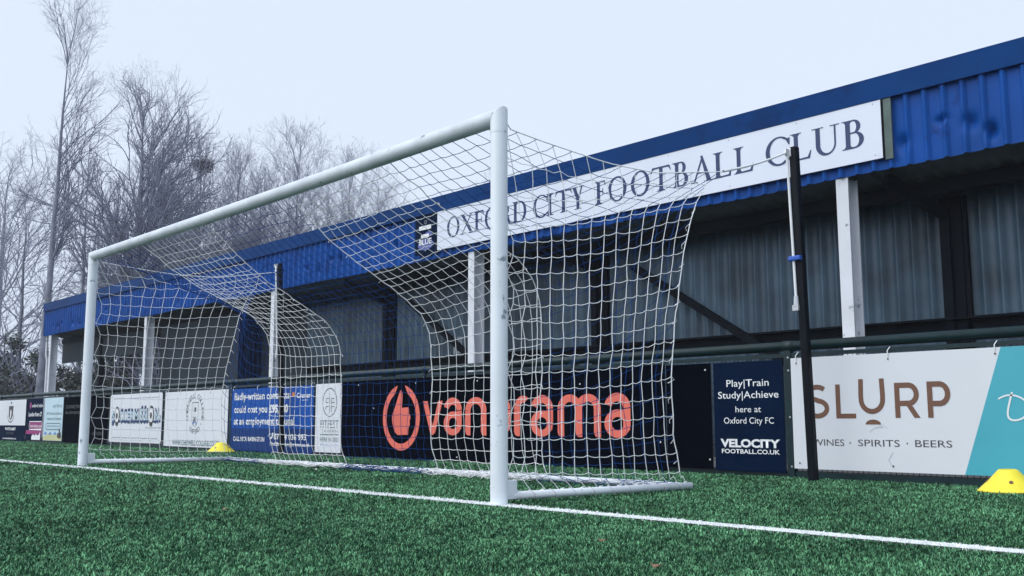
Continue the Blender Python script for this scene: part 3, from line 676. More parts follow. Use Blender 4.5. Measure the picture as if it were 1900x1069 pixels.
# --- white crest board over a navy base
b = board('pub_board', -26.02, -23.34, .0, 1.10, M['board_navy'], 'white board with a narrow dark oval crest above a navy base, leftmost of the boards')
p = Print(Y - .0004); p.rect(-26.0195, -23.345, .42, 1.098); p.build('white_field', M['board_white'], b)
p = Print(Y - .0006); p.ring(-24.66, .70, .29, .21, .03, 180, 360); p.poly([(-24.86, .94), (-24.45, .94), (-24.47, .66), (-24.66, .55), (-24.84, .66)]); p.disc(-24.66, 1.02, .06, .03, 10); p.build('crest', M['charcoal'], b)
p = Print(Y - .0036); p.poly([(-24.74, .86), (-24.66, .78), (-24.58, .86), (-24.62, .62), (-24.70, .62)]); p.build('crest_figure', WP, b)
join_text(b, [('WHITE RABBIT', -25.12, -24.15, .29, .075, .02), ('www.whiterabbitoxford.co.uk', -25.30, -24.05, .05, .045, .02)], WP, Y)
join_text(b, [('OXFORD', -25.0, -24.3, .18, .06, 0)], M['faint'], Y)

# ------------------------------------------------------------------ the stand
SY, WY, X0_, X1_ = 6.08, 7.15, -29.35, 9.0
stand = empty('covered_stand', (-12, SY, 0), 'long covered stand with blue corrugated fascia and white columns behind the barrier', 'grandstand')
def corrugated(name, x0, x1, rows, yfun, pitch, depth, m, parent, prof=(0, .34, .42, .58, .66, 1), hts=(0, 0, 1, 1, 0, 0), smooth=False):
    xs = []; hs_ = []
    k = int(round((x1 - x0) / pitch)); pp = (x1 - x0) / k
    for i in range(k):
        for a, h in zip(prof[:-1], hts[:-1]): xs.append(x0 + (i + a) * pp); hs_.append(h)
    xs.append(x1); hs_.append(hts[-1]); xs = np.array(xs); hs_ = np.array(hs_) * depth
    V = []
    for j, z in enumerate(rows):
        for x, h in zip(xs, hs_): V.append(yfun(x, z, h))
    nx = len(xs); a = np.arange(nx - 1)[None, :] + nx * np.arange(len(rows) - 1)[:, None]
    F = np.stack([a, a + 1, a + 1 + nx, a + nx], -1).reshape(-1, 4)
    return link(name, np_mesh(name, np.array(V), F, smooth), m, parent)
rr = random.Random(3)
dents = [(x, 3.27 + rr.uniform(.10, .42), rr.uniform(.04, .075), rr.uniform(.03, .09), rr.uniform(.03, .07)) for x in [X0_ + 0.31 * k + rr.uniform(-.1, .1) for k in range(int((X1_ - X0_) / .31))] if rr.random() < (.85 if x > -.4 else .45)]
DX = np.array(dents)
def fas(x, z, h):
    y = SY - h + (0.012 * math.sin(x * .9 + z))
    q = DX[np.abs(DX[:, 0] - x) < .3]
    if len(q): y += float(np.sum(q[:, 4] * 1.5 * np.exp(-((q[:, 0] - x) / q[:, 2]) ** 2 - ((q[:, 1] - z) / q[:, 3]) ** 2)))
    zz = z + (0.010 * math.sin(x * 2.1) * math.sin(x * .7) if z < 3.30 else 0)
    return (x, y, zz)
corrugated('fascia', X0_, X1_, np.concatenate([np.linspace(3.265, 3.80, 26), [4.07]]), fas, .205, .045, M['blue_sheet'], stand, prof=(0, .10, .15, .34, .39, .5, .7, .85, 1), hts=(0, 0, 1, 1, 0, 0, 0, 0, 0))
mb = MB(); mb.box(X0_ - .03, X1_, SY - .080, SY - .06, 4.052, 4.30); mb.box(X0_ - .03, X1_, SY - .082, SY + .30, 4.3005, 4.314); mb.box(X0_ - .03, X1_, SY - .0595, SY - .045, 4.049, 4.07)
mb.box(X0_ - .034, X0_, SY - .04, SY + .1, 3.27, 4.296); mb.build('flashing', M['blue_trim'], stand)
mb = MB(); mb.box(-.448, -.425, SY - .075, SY - .035, 3.37, 4.045); mb.build('end_batten', M['dark_steel'], stand)
mb = MB(); mb.box(-.424, -.335, SY - .068, SY - .05, 3.36, 4.045); mb.build('bare_sheet', M['olive'], stand)
SL = -.16
def roof(x, z, h): return (x, SY + .03 + z, 3.30 + SL * z - h * .9 + .03)
corrugated('roof_sheet', X0_, X1_, np.array([0, .4, .8, 1.2, 1.5]), roof, .21, .035, M['soffit'], stand)
mb = MB(); mb.add([(X0_, SY + .02, 4.29), (X1_, SY + .02, 4.29), (X1_, SY + 1.7, 3.5), (X0_, SY + 1.7, 3.5)], [(0, 1, 2, 3)]); mb.add([(X0_, SY + 1.7, 3.0), (X1_, SY + 1.7, 3.0), (X1_, SY + 1.7, 3.5), (X0_, SY + 1.7, 3.5)], [(0, 1, 2, 3)]); mb.build('roof_top', M['dark_steel'], stand)
def wall(x, z, h): return (x, WY - h, z)
corrugated('rear_wall', -14.6, X1_, np.array([-.05, 1.2, 3.15]), wall, .2, .065, M['grey_sheet'], stand)
mb = MB(); mb.box(X0_, X1_, 6.62, 6.74, 3.03, 3.19); mb.build('eaves_beam', M['dark_steel'], stand)
mb = MB(); mb.box(-14.5, X1_, WY - .20, WY - .07, 1.64, 1.665); mb.box(-14.5, X1_, WY - .09, WY - .07, 1.53, 1.639); mb.build('wall_rail', M['dark_steel'], stand)
for xw in (-.19, -5.71, -11.36, 5.3):
    mb = MB(); mb.box(xw - .13, xw - .02, WY - .16, WY - .04, 0, 3.05); mb.box(xw - .019, xw + .10, WY - .11, WY - .04, 0, 3.05); mb.box(xw + .105, xw + .15, WY - .09, WY - .04, 0, 3.05); mb.build('wall_stanchion', M['dark_steel'], stand)
    mb = MB(); mb.bar((xw - .35, SY + .15, 3.20), (xw - .06, WY - .2, 2.86), .09, .12); mb.build('roof_bracket', M['dark_steel'], stand)
for a, c in (((-4.95, 6.95, 2.80), (-2.35, 6.95, 1.24)), ((-10.6, 6.95, 2.8), (-8.1, 6.95, 1.24)), ((.75, 6.95, 2.8), (3.3, 6.95, 1.24))):
    mb = MB(); mb.bar(a, c, .07, .10); mb.build('brace', M['dark_steel'], stand)
for xl in (-.935, -7.60, -14.22, -21.05, -28.75, 5.75):
    mb = MB(); wf = .075
    mb.box(xl - wf * 2, xl, SY + .02, SY + .036, 0, 3.30); mb.box(xl - wf * 2, xl, SY + .225, SY + .241, 0, 3.28); mb.box(xl - wf - .006, xl - wf + .006, SY + .036, SY + .225, 0, 3.28)
    mb.box(xl - wf + .006, xl - .008, SY + .0362, SY + .06, 0, 3.28)
    mb.build('column', M['white_steel'], stand)
# enclosed room in the stand, and the open end bay
mb = MB(); mb.box(-21.2, -16.72, 6.56, 6.6, 0, 3.02); mb.box(-22.3, -21.3, 6.56, 6.6, 0, 1.3); mb.build('room_front', M['dark_panel'], stand)
def side_w(x, z, h): return (-16.70 + h, 6.56 + (x), z)
corrugated('room_side', 0, .62, np.array([0, 3.05]), side_w, .155, .03, M['navy_sheet'], stand)
mb = MB(); mb.box(-16.67, -14.6, WY - .02, WY, 0, 3.15); mb.build('rear_panel', M['dark_panel'], stand)
mb = MB(); mb.box(-22.4, -22.25, 6.6, 6.75, 0, 3.02); mb.box(-25.9, -25.75, 6.6, 6.75, 0, 3.02); mb.build('room_post', M['dark_steel'], stand)
mb = MB(); mb.box(X0_, -22.26, 6.66, 6.72, 2.40, 3.22); mb.build('end_bay_header', M['dark_panel'], stand)
mb = MB(); mb.box(X0_, -22.26, 6.66, 6.72, 0, 1.22); mb.build('end_bay_dado', M['dark_panel'], stand)
# downpipe on the left corner
tubes('downpipe', [(np.array([[X0_ + .02, SY + .08, 3.3], [X0_ + .02, SY + .08, 2.65], [X0_ + .08, SY + .1, 2.5], [X0_ + .08, SY + .1, 0]]), np.full(4, .04))], M['white_steel'], stand, 8)

# club name sign
SGY = SY - .072
sign = empty('club_name_sign', (-4.46, SGY, 3.39), 'long white sign with navy serif capitals naming the football club on the blue fascia', 'sign')
mb = MB(); mb.box(-8.47, -.45, SGY, SGY + .02, 3.385, 4.048); mb.build('panel', M['sign_white'], sign)
p = Print(SGY); ZB, ZT = 3.560, 3.893; HC = ZT - ZB; TK, TN = .058, .020
def serif(x0, x1, z, top):
    s = -1 if top else 1; p.poly([(x0, z), (x1, z), (x1, z + s * .012), (x0, z + s * .012)])
def stem(cx, z0=ZB, z1=ZT, t=TK, sv=.045, b=True, tp=True):
    p.rect(cx - t / 2, cx + t / 2, z0 + (.011 if b else 0), z1 - (.011 if tp else 0))
    for z, s, ok in ((z0, 1, b), (z1, -1, tp)):
        if ok:
            p.rect(cx - t / 2 - sv, cx + t / 2 + sv, min(z, z + s * .0105), max(z, z + s * .0105))
            p.poly([(cx - t / 2 - sv * .5, z + s * .0108), (cx - t / 2, z + s * .0108), (cx - t / 2, z + s * .038)]); p.poly([(cx + t / 2 + sv * .5, z + s * .0108), (cx + t / 2, z + s * .038), (cx + t / 2, z + s * .0108)])
def gO(x0, x1):
    cx = (x0 + x1) / 2; cz = (ZB + ZT) / 2; p.band(ell(cx, cz, (x1 - x0) / 2, HC / 2 + .012, 0, 360, 60), ell(cx, cz, (x1 - x0) / 2 - TK, HC / 2 - .008, 10, 370, 60))
def gC(x0, x1):
    rx = (x1 - x0) * .54; cx = x0 + rx; cz = (ZB + ZT) / 2
    p.band(ell(cx, cz, rx, HC / 2 + .012, 48, 312, 50), ell(cx, cz + .003, rx - TK, HC / 2 - .008, 52, 308, 50)); e = x1
    q = ell(cx, cz, rx, HC / 2 + .012, 48, 49, 2)[0]; p.poly([(q[0] - .03, q[1] - .005), (q[0] + .028, q[1] + .012), (q[0] + .022, q[1] - .075), (q[0] + .010, q[1] - .075)])
    q = ell(cx, cz, rx, HC / 2 + .012, 312, 313, 2)[0]; p.poly([(q[0] - .02, q[1] - .004), (q[0] - .015, q[1] + .018), (q[0] + .045, q[1] + .045), (q[0] + .035, q[1] + .01)])
def gL(x0, x1):
    stem(x0 + .075); p.poly([(x0 + .10, ZB + .0003), (x1 - .02, ZB + .0003), (x1, ZB + .095), (x1 - .012, ZB + .095), (x1 - .05, ZB + .024), (x0 + .10, ZB + .018)])
def gI(x0, x1): stem((x0 + x1) / 2)
def gT(x0, x1):
    cx = (x0 + x1) / 2; stem(cx, tp=False); p.poly([(x0 + .005, ZT), (x1 - .005, ZT), (x1 - .005, ZT - .022), (x0 + .005, ZT - .022)])
    p.poly([(x0 + .005, ZT + .002), (x0 + .05, ZT - .022), (x0 + .018, ZT - .03), (x0 - .012, ZT - .075), (x0 - .02, ZT - .075)]); p.poly([(x1 - .005, ZT + .002), (x1 + .02, ZT - .075), (x1 + .01, ZT - .075), (x1 - .018, ZT - .03), (x1 - .05, ZT - .022)])
def gF(x0, x1):
    stem(x0 + .075); p.rect(x0 + .10, x1 - .02, ZT - .018, ZT); p.poly([(x1 - .045, ZT - .017), (x1 - .02, ZT), (x1 - .008, ZT - .075), (x1 - .018, ZT - .075)])
    p.rect(x0 + .104, x1 - .06, ZB + .175, ZB + .192); p.rect(x1 - .068, x1 - .055, ZB + .135, ZB + .228)
def bowl(xa, xb, z0, z1, t):
    cz = (z0 + z1) / 2; hz = (z1 - z0) / 2; xm = xa + (xb - xa) * .35
    p.band([(xa, z1)] + ell(xm, cz, xb - xm, hz, 90, -90, 26) + [(xa, z0)], [(xa, z1 - .018)] + ell(xm, cz, xb - xm - t, hz - .018, 90, -90, 26) + [(xa, z0 + .018)])
def gD(x0, x1): stem(x0 + .075); bowl(x0 + .10, x1, ZB + .0004, ZT - .0004, TK)
def gB(x0, x1): stem(x0 + .075); bowl(x0 + .10, x1 - .035, ZB + .172, ZT - .0004, TK * .9); bowl(x0 + .10, x1, ZB + .0004, ZB + .19, TK)
def gR(x0, x1): stem(x0 + .075); bowl(x0 + .10, x1 - .06, ZB + .150, ZT - .0004, TK * .95); p.poly([(x0 + .15, ZB + .16), (x0 + .215, ZB + .165), (x1 - .02, ZB + .012), (x1 + .03, ZB + .012), (x1 + .03, ZB), (x1 - .06, ZB)])
def gA(x0, x1):
    cx = (x0 + x1) / 2; p.poly([(x0 + .035, ZB + .01), (x0 + .058, ZB + .01), (cx + .006, ZT - .05), (cx - .006, ZT - .01)]); p.poly([(cx - .022, ZT + .012), (cx + .012, ZT + .012), (x1 - .03, ZB + .01), (x1 - .098, ZB + .01)])
    p.rect(x0 + .105, x1 - .105, ZB + .115, ZB + .130); p.rect(x0 - .01, x0 + .10, ZB, ZB + .0105); p.rect(x1 - .14, x1 + .012, ZB, ZB + .0105)
def gU(x0, x1):
    a, c = x0 + .07, x1 - .06; p.rect(a - TK / 2, a + TK / 2, ZB + .12, ZT - .011); p.rect(c - .011, c + .011, ZB + .12, ZT - .011); cx = (a + c) / 2
    p.band(ell((a - TK / 2 + c + .011) / 2, ZB + .12, (c + .011 - a + TK / 2) / 2, .13, 180, 360, 28), ell((a + TK / 2 + c - .011) / 2, ZB + .12, (c - .011 - a - TK / 2) / 2, .105, 180, 360, 28))
    p.rect(x0 - .005, x0 + .145, ZT - .0105, ZT); p.rect(x1 - .12, x1, ZT - .0105, ZT)
def gX(x0, x1):
    p.poly([(x0 + .03, ZT - .01), (x0 + .098, ZT - .01), (x1 - .025, ZB + .01), (x1 - .095, ZB + .01)]); p.poly([(x1 - .075, ZT - .01), (x1 - .050, ZT - .01), (x0 + .065, ZB + .01), (x0 + .040, ZB + .01)])
    for a, c, z in ((x0, x0 + .135, ZT - .0105), (x1 - .12, x1 - .01, ZT - .0105), (x0, x0 + .11, ZB), (x1 - .135, x1, ZB)): p.rect(a, c, z, z + .0105)
def gY(x0, x1):
    cx = (x0 + x1) / 2; p.rect(cx - TK / 2, cx + TK / 2, ZB + .011, ZB + .16); p.rect(cx - .07, cx + .07, ZB, ZB + .0105)
    p.poly([(x0 + .03, ZT - .01), (x0 + .098, ZT - .01), (cx + TK / 2, ZB + .16), (cx - TK / 2, ZB + .145)]); p.poly([(x1 - .068, ZT - .01), (x1 - .042, ZT - .01), (cx + TK / 2, ZB + .155), (cx + .01, ZB + .165)])
    p.rect(x0, x0 + .135, ZT - .0105, ZT); p.rect(x1 - .105, x1 - .005, ZT - .0105, ZT)
G_ = dict(O=gO, X=gX, F=gF, R=gR, D=gD, C=gC, I=gI, T=gT, Y=gY, B=gB, A=gA, L=gL, U=gU)
for ch, a, e in (('O', -8.20, -7.87), ('X', -7.85, -7.50), ('F', -7.50, -7.24), ('O', -7.22, -6.90), ('R', -6.87, -6.58), ('D', -6.565, -6.239), ('C', -6.085, -5.755), ('I', -5.79, -5.65), ('T', -5.59, -5.27), ('Y', -5.27, -5.0),
                 ('F', -4.80, -4.58), ('O', -4.54, -4.196), ('O', -4.115, -3.782), ('T', -3.735, -3.43), ('B', -3.39, -3.13), ('A', -3.075, -2.735), ('L', -2.73, -2.445), ('L', -2.415, -2.122),
                 ('C', -1.945, -1.60), ('L', -1.60, -1.325), ('U', -1.305, -.955), ('B', -.93, -.662)):
    G_[ch](a, e)
p.build('lettering', M['navy_print'], sign)
for k in range(9):
    for z in (3.43, 4.015): Print(SGY).disc(-8.3 + k * .97, z, .008, .008, 8).build('screw_head', M['grey_print'], sign)
mb = MB(); mb.box(-8.474, -8.4705, SGY - .002, SGY + .04, 3.385, 4.048); mb.build('edge_trim', M['charcoal'], sign)
# small dark poster left of the sign
pst = empty('fascia_poster', (-8.8, SGY, 3.4), 'small dark poster with the word BLUE beside the long white sign', 'poster')
mb = MB(); mb.box(-9.10, -8.485, SGY + .002, SGY + .018, 3.36, 4.03); mb.build('panel', M['board_navy'], pst)
p = Print(SGY + .002); p.poly(ell(-8.80, 3.53, .22, .10, 0, 340, 18)); p.poly(ell(-8.72, 3.70, .10, .05, 0, 330, 12)); p.build('blue_patch', M['violet'], pst)
p = Print(SGY - .003); p.rect(-8.98, -8.64, 3.79, 3.86); p.rect(-8.92, -8.70, 3.645, 3.71); p.build('caption_plate', WP, pst)
join_text(pst, [('ORANGE', -8.96, -8.66, 3.805, .04, .02), ('AND', -8.88, -8.74, 3.66, .038, .02)], M['slate_print'], SGY - .008) if False else None
join_text(pst, [('BLUE', -8.97, -8.62, 3.53, .10, .02)], WP, SGY - .006)
p = Print(SGY + .001); p.ring(-8.80, 3.92, .035, .035, .01, n=16); p.disc(-8.80, 3.43, .016, .022, 8); p.build('badge', M['grey_print'], pst)
# notice on the rear wall
nb = empty('wall_notice', (-9.2, WY - .05, 1.75), 'small grey notice with a dark spot on the rear wall beside a white column', 'notice')
mb = MB(); mb.box(-9.38, -9.06, WY - .05, WY - .036, 1.72, 2.02); mb.build('panel', M['grey_print'], nb)
p = Print(WY - .05); p.disc(-9.21, 1.875, .045, .05, 14); p.rect(-9.33, -9.11, 1.96, 1.975); p.rect(-9.33, -9.11, 1.77, 1.785); p.build('symbol', M['charcoal'], nb)

# ------------------------------------------------------------------ training cones, leaves
def cone(x, y, h, R, label):
    o = empty('marker_cone', (x, y, 0), label, 'cone', 'yellow training cones')
    n = 48; v = []; fs = []
    prof_ = [(R * 1.0, 0.002), (R * 1.0, 0.012), (R * .94, .02), (R * .60, h * .55), (R * .36, h * .9), (R * .30, h * .98), (R * .25, h)]
    holes = set()
    for r_, z in prof_:
        for i in range(n): a = 2 * math.pi * i / n; v.append((x + r_ * math.cos(a), y + r_ * math.sin(a), z))
    for j in range(len(prof_) - 1):
        for i in range(n): fs.append((j * n + i, j * n + (i + 1) % n, (j + 1) * n + (i + 1) % n, (j + 1) * n + i))
    mb = MB(); mb.add(v, fs); so_ = mb.build('shell', M['cone'], o, True)
    sm = so_.modifiers.new('solid', 'SOLIDIFY'); sm.thickness = .004
    # vent holes: dark recess discs with a rim, on the slope
    mb = MB()
    for k in range(4):
        a = rad(-62 + 90 * k); zc = h * .46; rc = R * .665; c = Vector((x + rc * math.cos(a), y + rc * math.sin(a), zc)); nrm = Vector((math.cos(a) * .72, math.sin(a) * .72, .69)).normalized()
        MB().cyl(c - nrm * .01, c + nrm * .006, .014, .014, 14).build('hole', M['brown'], o)
    MB().cyl((x, y, h - .012), (x, y, h - .006), R * .24, R * .24, 20).build('hole', M['brown'], o)
cone(1.70, 3.44, .165, .215, 'yellow marker cone by the teal end of the white board')
cone(-11.30, 3.60, .165, .235, 'yellow marker cone by the bright blue board, seen through the far side net')
for k, (x, y, s, m_, nm, lab) in enumerate([(1.87, -1.07, .022, 'leaf', 'fallen_leaf', 'small pale brown leaf on the turf in front of the near post'), (2.5, -1.47, .026, 'leaf', 'fallen_leaf', 'pale brown leaf at the bottom edge of the turf'),
      (-.57, -1.55, .024, 'leaf', 'fallen_leaf', 'reddish brown leaf on the turf in front of the goal line'), (-2.57, -.35, .022, 'leaf', 'fallen_leaf', 'brown leaf just in front of the goal line'), (-4.35, 1.28, .035, 'litter', 'paper_scrap', 'tiny white scrap on the turf inside the goal')]):
    r2 = random.Random(k); mb = MB(); pts = []
    for i in range(9):
        a = 2 * math.pi * i / 9; q = s * .68 * (1 if i % 2 else .7) * (1 + .2 * r2.random()); pts.append((x + q * math.cos(a) * 1.3, y + q * math.sin(a), .030 + .006 * math.sin(a * 2 + k)))
    mb.add(pts + [(a_, b_, c_ + .0015) for a_, b_, c_ in pts], [tuple(range(9)), tuple(range(17, 8, -1))] + [(i, (i + 1) % 9, 9 + (i + 1) % 9, 9 + i) for i in range(9)])
    tag(mb.build(nm, M[m_]), lab, 'leaf' if m_ == 'leaf' else 'litter', 'leaves dropped on the turf' if m_ == 'leaf' else None)

# ------------------------------------------------------------------ bare trees
def unit(v): return v / (np.linalg.norm(v) + 1e-9)
def tree(name, base, H, R, label, seed, r0=.2, crown0=.3, nl=30, ang=(32, 55), lean=(0, 0), dome=1.0, bias=None, dens=1.0, upw=.5, shape='dome', group='bare winter trees behind the stand', cat='tree', tw=.0062, depth=3):
    r = np.random.default_rng(seed); base = np.array([base[0], base[1], 0.0])
    o = empty(name, tuple(base), label, cat, group)
    n = 14; t = np.linspace(0, 1, n)
    tp = np.stack([base[0] + lean[0] * t ** 1.3 * H + r.normal(0, .012, n).cumsum() * H * .12, base[1] + lean[1] * t ** 1.3 * H + r.normal(0, .012, n).cumsum() * H * .12, t * H * (.96 if shape == 'dome' else .86)], 1); tp[0] = base
    tp[0, 2] = -.2
    rr_ = r0 * (1 - t) ** .85 + tw
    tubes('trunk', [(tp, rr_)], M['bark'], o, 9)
    out = []
    def branch(p, d, L, r_, lev):
        k = 5 if lev < 2 else 4
        P = [p]; dd = unit(d)
        for i in range(k - 1):
            dd = unit(dd + np.array([0, 0, upw * .28]) + r.normal(0, .13 + .03 * lev, 3)); P.append(P[-1] + dd * L / (k - 1))
        P = np.array(P); out.append((P, np.maximum(np.linspace(r_, r_ * .35, k), tw * .6)))
        if lev >= depth: return
        m = int((3.2 + 5.0 * min(1.4, L / (R * .9)) * (1 if lev == 0 else .75)) * dens)
        for j in range(m):
            f = .22 + .78 * (j + r.random()) / m; q = f * (k - 1); i = min(int(q), k - 2); pp = P[i] + (P[i + 1] - P[i]) * (q - i); td = unit(P[i + 1] - P[i])
            ax = unit(np.cross(td, r.normal(0, 1, 3))); an = rad(r.uniform(22, 48)); nd = td * math.cos(an) + ax * math.sin(an)
            branch(pp, nd, L * r.uniform(.30, .52) * (1.15 - .45 * f) + .12, r_ * .5, lev + 1)
    for j in range(nl):
        f = crown0 + (1 - crown0) * ((j + r.random() * .8) / nl); q = f * (n - 1); i = min(int(q), n - 2); pp = tp[i] + (tp[i + 1] - tp[i]) * (q - i)
        g_ = (f - crown0) / (1 - crown0); sh = (math.sin(math.pi * min(1, (.18 + .82 * g_))) ** .6) * (1 - .62 * g_) * dome + .12
        if shape != 'dome':
            h = H * (crown0 + (.985 - crown0) * (j + r.random()) / nl); g_ = (h / H - crown0) / (1 - crown0)
            pr = (1 - min(.97, g_) ** 3.2) ** .55 if shape == 'env' else math.sin(math.pi * (.08 + .78 * g_)) ** .8
            az = r.uniform(0, 6.283) if bias is None else bias[0] + r.normal(0, bias[1]); rt_ = max(.25, R * pr * r.uniform(.35, 1.0) ** .6)
            hs_ = max(crown0 * H * .7, h - rt_ * r.uniform(1.5, 2.6)); q = min(.999, hs_ / (H * .86)) * (n - 1); i = int(q); pp = tp[i] + (tp[i + 1] - tp[i]) * (q - i)
            ax_ = np.array([np.interp(h, tp[:, 2], tp[:, 0]), np.interp(h, tp[:, 2], tp[:, 1]), h]); tip = ax_ + np.array([math.cos(az) * rt_, math.sin(az) * rt_, 0]); d = tip - pp; Ln = np.linalg.norm(d); d = d / Ln + np.array([math.cos(az), math.sin(az), 0]) * .22
            branch(pp, d, Ln * 1.02, max(rr_[i] * .34, tw), 0); continue
        if shape == 'fan': sh = .80 * (1 - .5 * g_ ** 2) + .08
        az = r.uniform(0, 6.283) if bias is None else bias[0] + r.normal(0, bias[1])
        an = rad(r.uniform(*ang)) * (1 - .35 * g_); d = np.array([math.cos(az) * math.sin(an), math.sin(az) * math.sin(an), math.cos(an)])
        branch(pp, d, R * sh * r.uniform(.75, 1.15) / max(.45, math.sin(an)), max(rr_[i] * .34, tw), 0)
    for _ in range(1 if shape == 'dome' else 4): branch(tp[-1] - np.array([0, 0, H * .04]), np.array([r.normal(0, .12), r.normal(0, .12), 1.]), H * r.uniform(.11, .16), r0 * .12 + tw, 1 if shape == 'dome' else 0)
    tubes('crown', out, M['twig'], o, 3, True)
    return o
RA = math.atan2(.745, .667)     # towards the right of the picture
t_ = tree('bare_tree', (-35.47, 7.8), 17.6, 1.45, 'tallest thin leaning tree with bare lower trunk, left of the stand end', 11, .165, .42, 40, (24, 38), lean=(.02, .022), bias=(RA, .5), dens=.62, upw=.3, shape='lean', tw=.0045)
tree('bare_tree', (-38.0, 12.4), 16.2, 2.75, 'big dense tree with thick straight trunk and domed crown', 5, .32, .24, 110, (24, 46), dens=.74, bias=(RA, 1.35), upw=.28, tw=.0048, shape='env')
tree('bare_tree', (-148, 35), 36, 13, 'pale spreading tree fading into mist at the left edge', 21, .7, .25, 30, (45, 70), dens=1.15, upw=.25, tw=.016)
tree('bare_tree', (-40.7, 11.0), 11.5, 2.3, 'low thin forked tree between the tallest tree and the big domed tree', 31, .13, .22, 16, (28, 50), dens=.9)
tree('bare_tree', (-40.65, 16.2), 14.6, 2.8, 'tree holding the round dark nest', 41, .18, .3, 76, (22, 42), dens=.8, upw=.3, shape='env', tw=.0052)
tree('bare_tree', (-41.86, 18.81), 15.0, 2.0, 'slim upright tree just right of the nest', 42, .17, .3, 60, (20, 38), dens=.8, upw=.3, shape='env', tw=.0052)
tree('bare_tree', (-38.7, 20.5), 15.6, 2.1, 'tree with long knobbly top shoots over the middle of the crossbar', 43, .17, .3, 51, (22, 40), dens=.8, upw=.3, shape='env', tw=.0052)
tree('bare_tree', (-40.81, 24.76), 15.6, 3.1, 'broad tree over the crossbar, right of the one with long top shoots', 44, .18, .3, 70, (24, 45), dens=.8, upw=.3, shape='env', tw=.0052)
tree('bare_tree', (-44.98, 23.6), 15.8, 3.0, 'dense tree standing behind the two trees over the crossbar', 45, .18, .25, 66, (22, 42), dens=.8, upw=.3, shape='env', tw=.0052)
tree('bare_tree', (-44.83, 29.56), 15.6, 3.4, 'pale tree with sparse spreading shoots near the right end of the tree row', 46, .17, .3, 66, (26, 48), dens=.8, upw=.3, shape='env', tw=.0052)
tree('bare_tree', (-45.69, 16.4), 14.6, 2.6, 'tree behind the right side of the big domed crown', 47, .2, .25, 66, (24, 45), dens=.8, upw=.3, shape='env', tw=.0052)
tree('bare_tree', (-47.6, 23.0), 15.4, 3.0, 'faint tree in the gap between the nest tree and the knobbly tree', 48, .17, .3, 60, (22, 42), dens=.8, upw=.3, shape='env', tw=.0052)
tree('bare_tree', (-45.06, 32.7), 13.6, 2.6, 'low tree showing through the net just above the roof edge', 49, .16, .3, 51, (26, 48), dens=.8, upw=.3, shape='env', tw=.0052)
tree('bare_tree', (-51.2, 45.2), 19.4, 3.0, 'distant tree whose tip shows right of the near goal post', 50, .2, .35, 55, (26, 46), dens=.8, upw=.3, shape='env', tw=.0052)
tree('bare_tree', (-43.2, 9.2), 10.5, 3.2, 'low tangled tree left of the stand end, right of the leaning trunk', 51, .14, .12, 20, (40, 70), dens=.95, upw=.2)
tree('bare_tree', (-46.5, 6.2), 9.5, 4.2, 'low spreading tree at the far left, left of the leaning trunk', 52, .15, .12, 20, (50, 80), dens=.95, upw=.12)
tree('bare_tree', (-58, 9.0), 13.5, 5.0, 'misty mid-height tree behind the low spreading tree at the far left', 53, .22, .15, 24, (45, 75), dens=1.0, upw=.18, tw=.010)
tree('bare_tree', (-62, 20), 14, 4.5, 'misty tree behind the gap left of the big domed tree', 54, .22, .15, 24, (40, 65), dens=1.0, upw=.25, tw=.010)
# nest
nst = MB(); r = random.Random(5); L = []
for k in range(240):
    c = np.array([-39.88, 15.98, 12.68]) + np.array([r.gauss(0, .2), r.gauss(0, .2), r.gauss(0, .15)]); d = np.array([r.gauss(0, 1), r.gauss(0, 1), r.gauss(0, .6)]); d = unit(d) * .28
    L.append((np.array([c - d, c + np.array([0, 0, .03]), c + d]), np.array([.012, .016, .010])))
tag(tubes('bird_nest', L, M['nest'], None, 3), 'round dark stick nest high in a bare tree', 'nest')
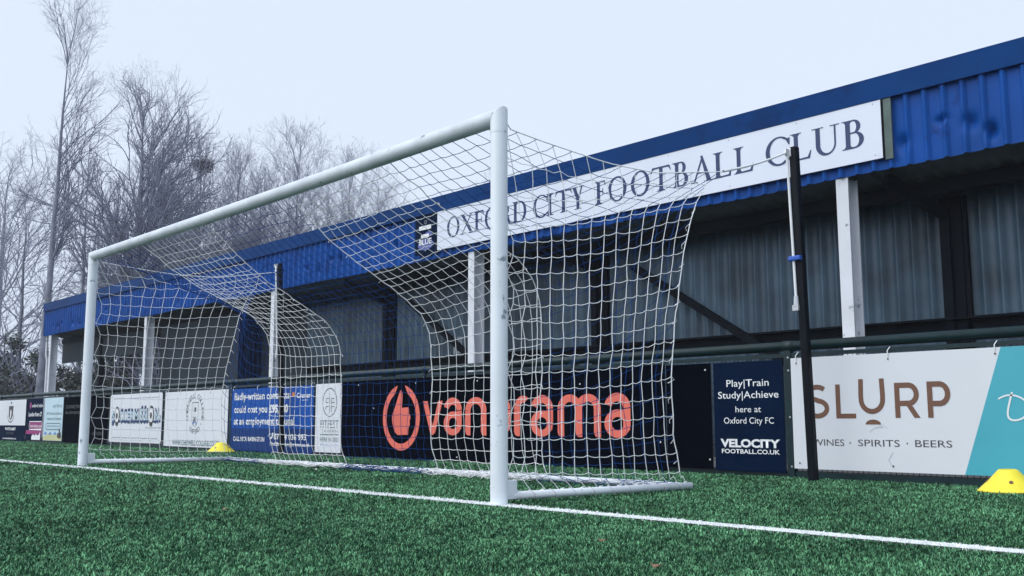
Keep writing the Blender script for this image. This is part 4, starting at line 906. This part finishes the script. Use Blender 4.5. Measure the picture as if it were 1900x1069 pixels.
# evergreen undergrowth behind the fence end
def bush(x, y, R, H, seed, label):
    o = empty('undergrowth_bush', (x, y, 0), label, 'bush', 'bushes behind the left end of the stand'); r = np.random.default_rng(seed); N = int(6500 * R / 2)
    cl = r.normal(0, 1, (26, 3)); cl = cl / np.linalg.norm(cl, axis=1, keepdims=True) * (r.random((26, 1)) ** .4); k = r.integers(0, 26, N)
    P = cl[k] * np.array([R * .85, R * .85, H * .5]) + r.normal(0, .2, (N, 3)); P += np.array([x, y, H * .48]); P[:, 2] = np.abs(P[:, 2])
    a = r.normal(0, 1, (N, 3)); a /= np.linalg.norm(a, axis=1, keepdims=True); b = np.cross(a, r.normal(0, 1, (N, 3))); b /= np.linalg.norm(b, axis=1, keepdims=True); s = r.uniform(.04, .10, (N, 1))
    V = np.stack([P - a * s, P - b * s * .5, P + a * s, P + b * s * .5], 1).reshape(-1, 3); link('foliage', np_mesh('foliage', V, np.arange(4 * N).reshape(-1, 4)), M['ivy'], o)
    L = []
    for _ in range(60):
        az = r.uniform(0, 6.28); q = r.uniform(.3, 1); e = np.array([x + math.cos(az) * R * q, y + math.sin(az) * R * q, H * (1.2 - .4 * q) * r.uniform(.6, 1.1)]); bs = np.array([x + r.normal(0, .3), y + r.normal(0, .3), 0]); md = (bs + e) / 2 + r.normal(0, .25, 3) + [0, 0, .3]
        L.append((np.array([bs, md, e]), np.array([.035, .022, .008])))
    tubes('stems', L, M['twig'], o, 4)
bush(-39.5, 8.6, 2.3, 3.4, 1, 'dark bush at the foot of the leaning tree')
bush(-37.0, 6.0, 2.2, 2.8, 2, 'bush at the left edge above the barrier rail')
bush(-43.0, 8.4, 2.9, 4.9, 3, 'tall bush behind the leaning tree trunk')
bush(-37.5, 10.9, 2.3, 4.6, 4, 'bush seen through the open end bay, beside the far post')
bush(-35.5, 12.6, 2.4, 4.8, 5, 'bush seen through the open end bay, right of the far post')
bush(-48.5, 5.8, 3.4, 4.4, 6, 'misty bush furthest left')
bush(-32.5, 13.6, 2.4, 4.4, 7, 'bush at the right of the open end bay')

# ------------------------------------------------------------------ haze
me = MB().box(-390, 60, -58, 390, -1.0, 27.0).mesh('haze')
hz = bpy.data.materials.new('haze_air'); hz.use_nodes = True; nn = hz.node_tree.nodes; nn.clear()
pv = nn.new('ShaderNodeVolumePrincipled'); pv.inputs['Color'].default_value = (0.86, 0.91, 1.0, 1); pv.inputs['Density'].default_value = 0.0010; pv.inputs['Anisotropy'].default_value = 0.0
om = nn.new('ShaderNodeOutputMaterial'); hz.node_tree.links.new(pv.outputs[0], om.inputs['Volume'])
tag(link('haze', me, hz), kind='stuff', label='thin even winter mist over the pitch and trees', cat='haze')
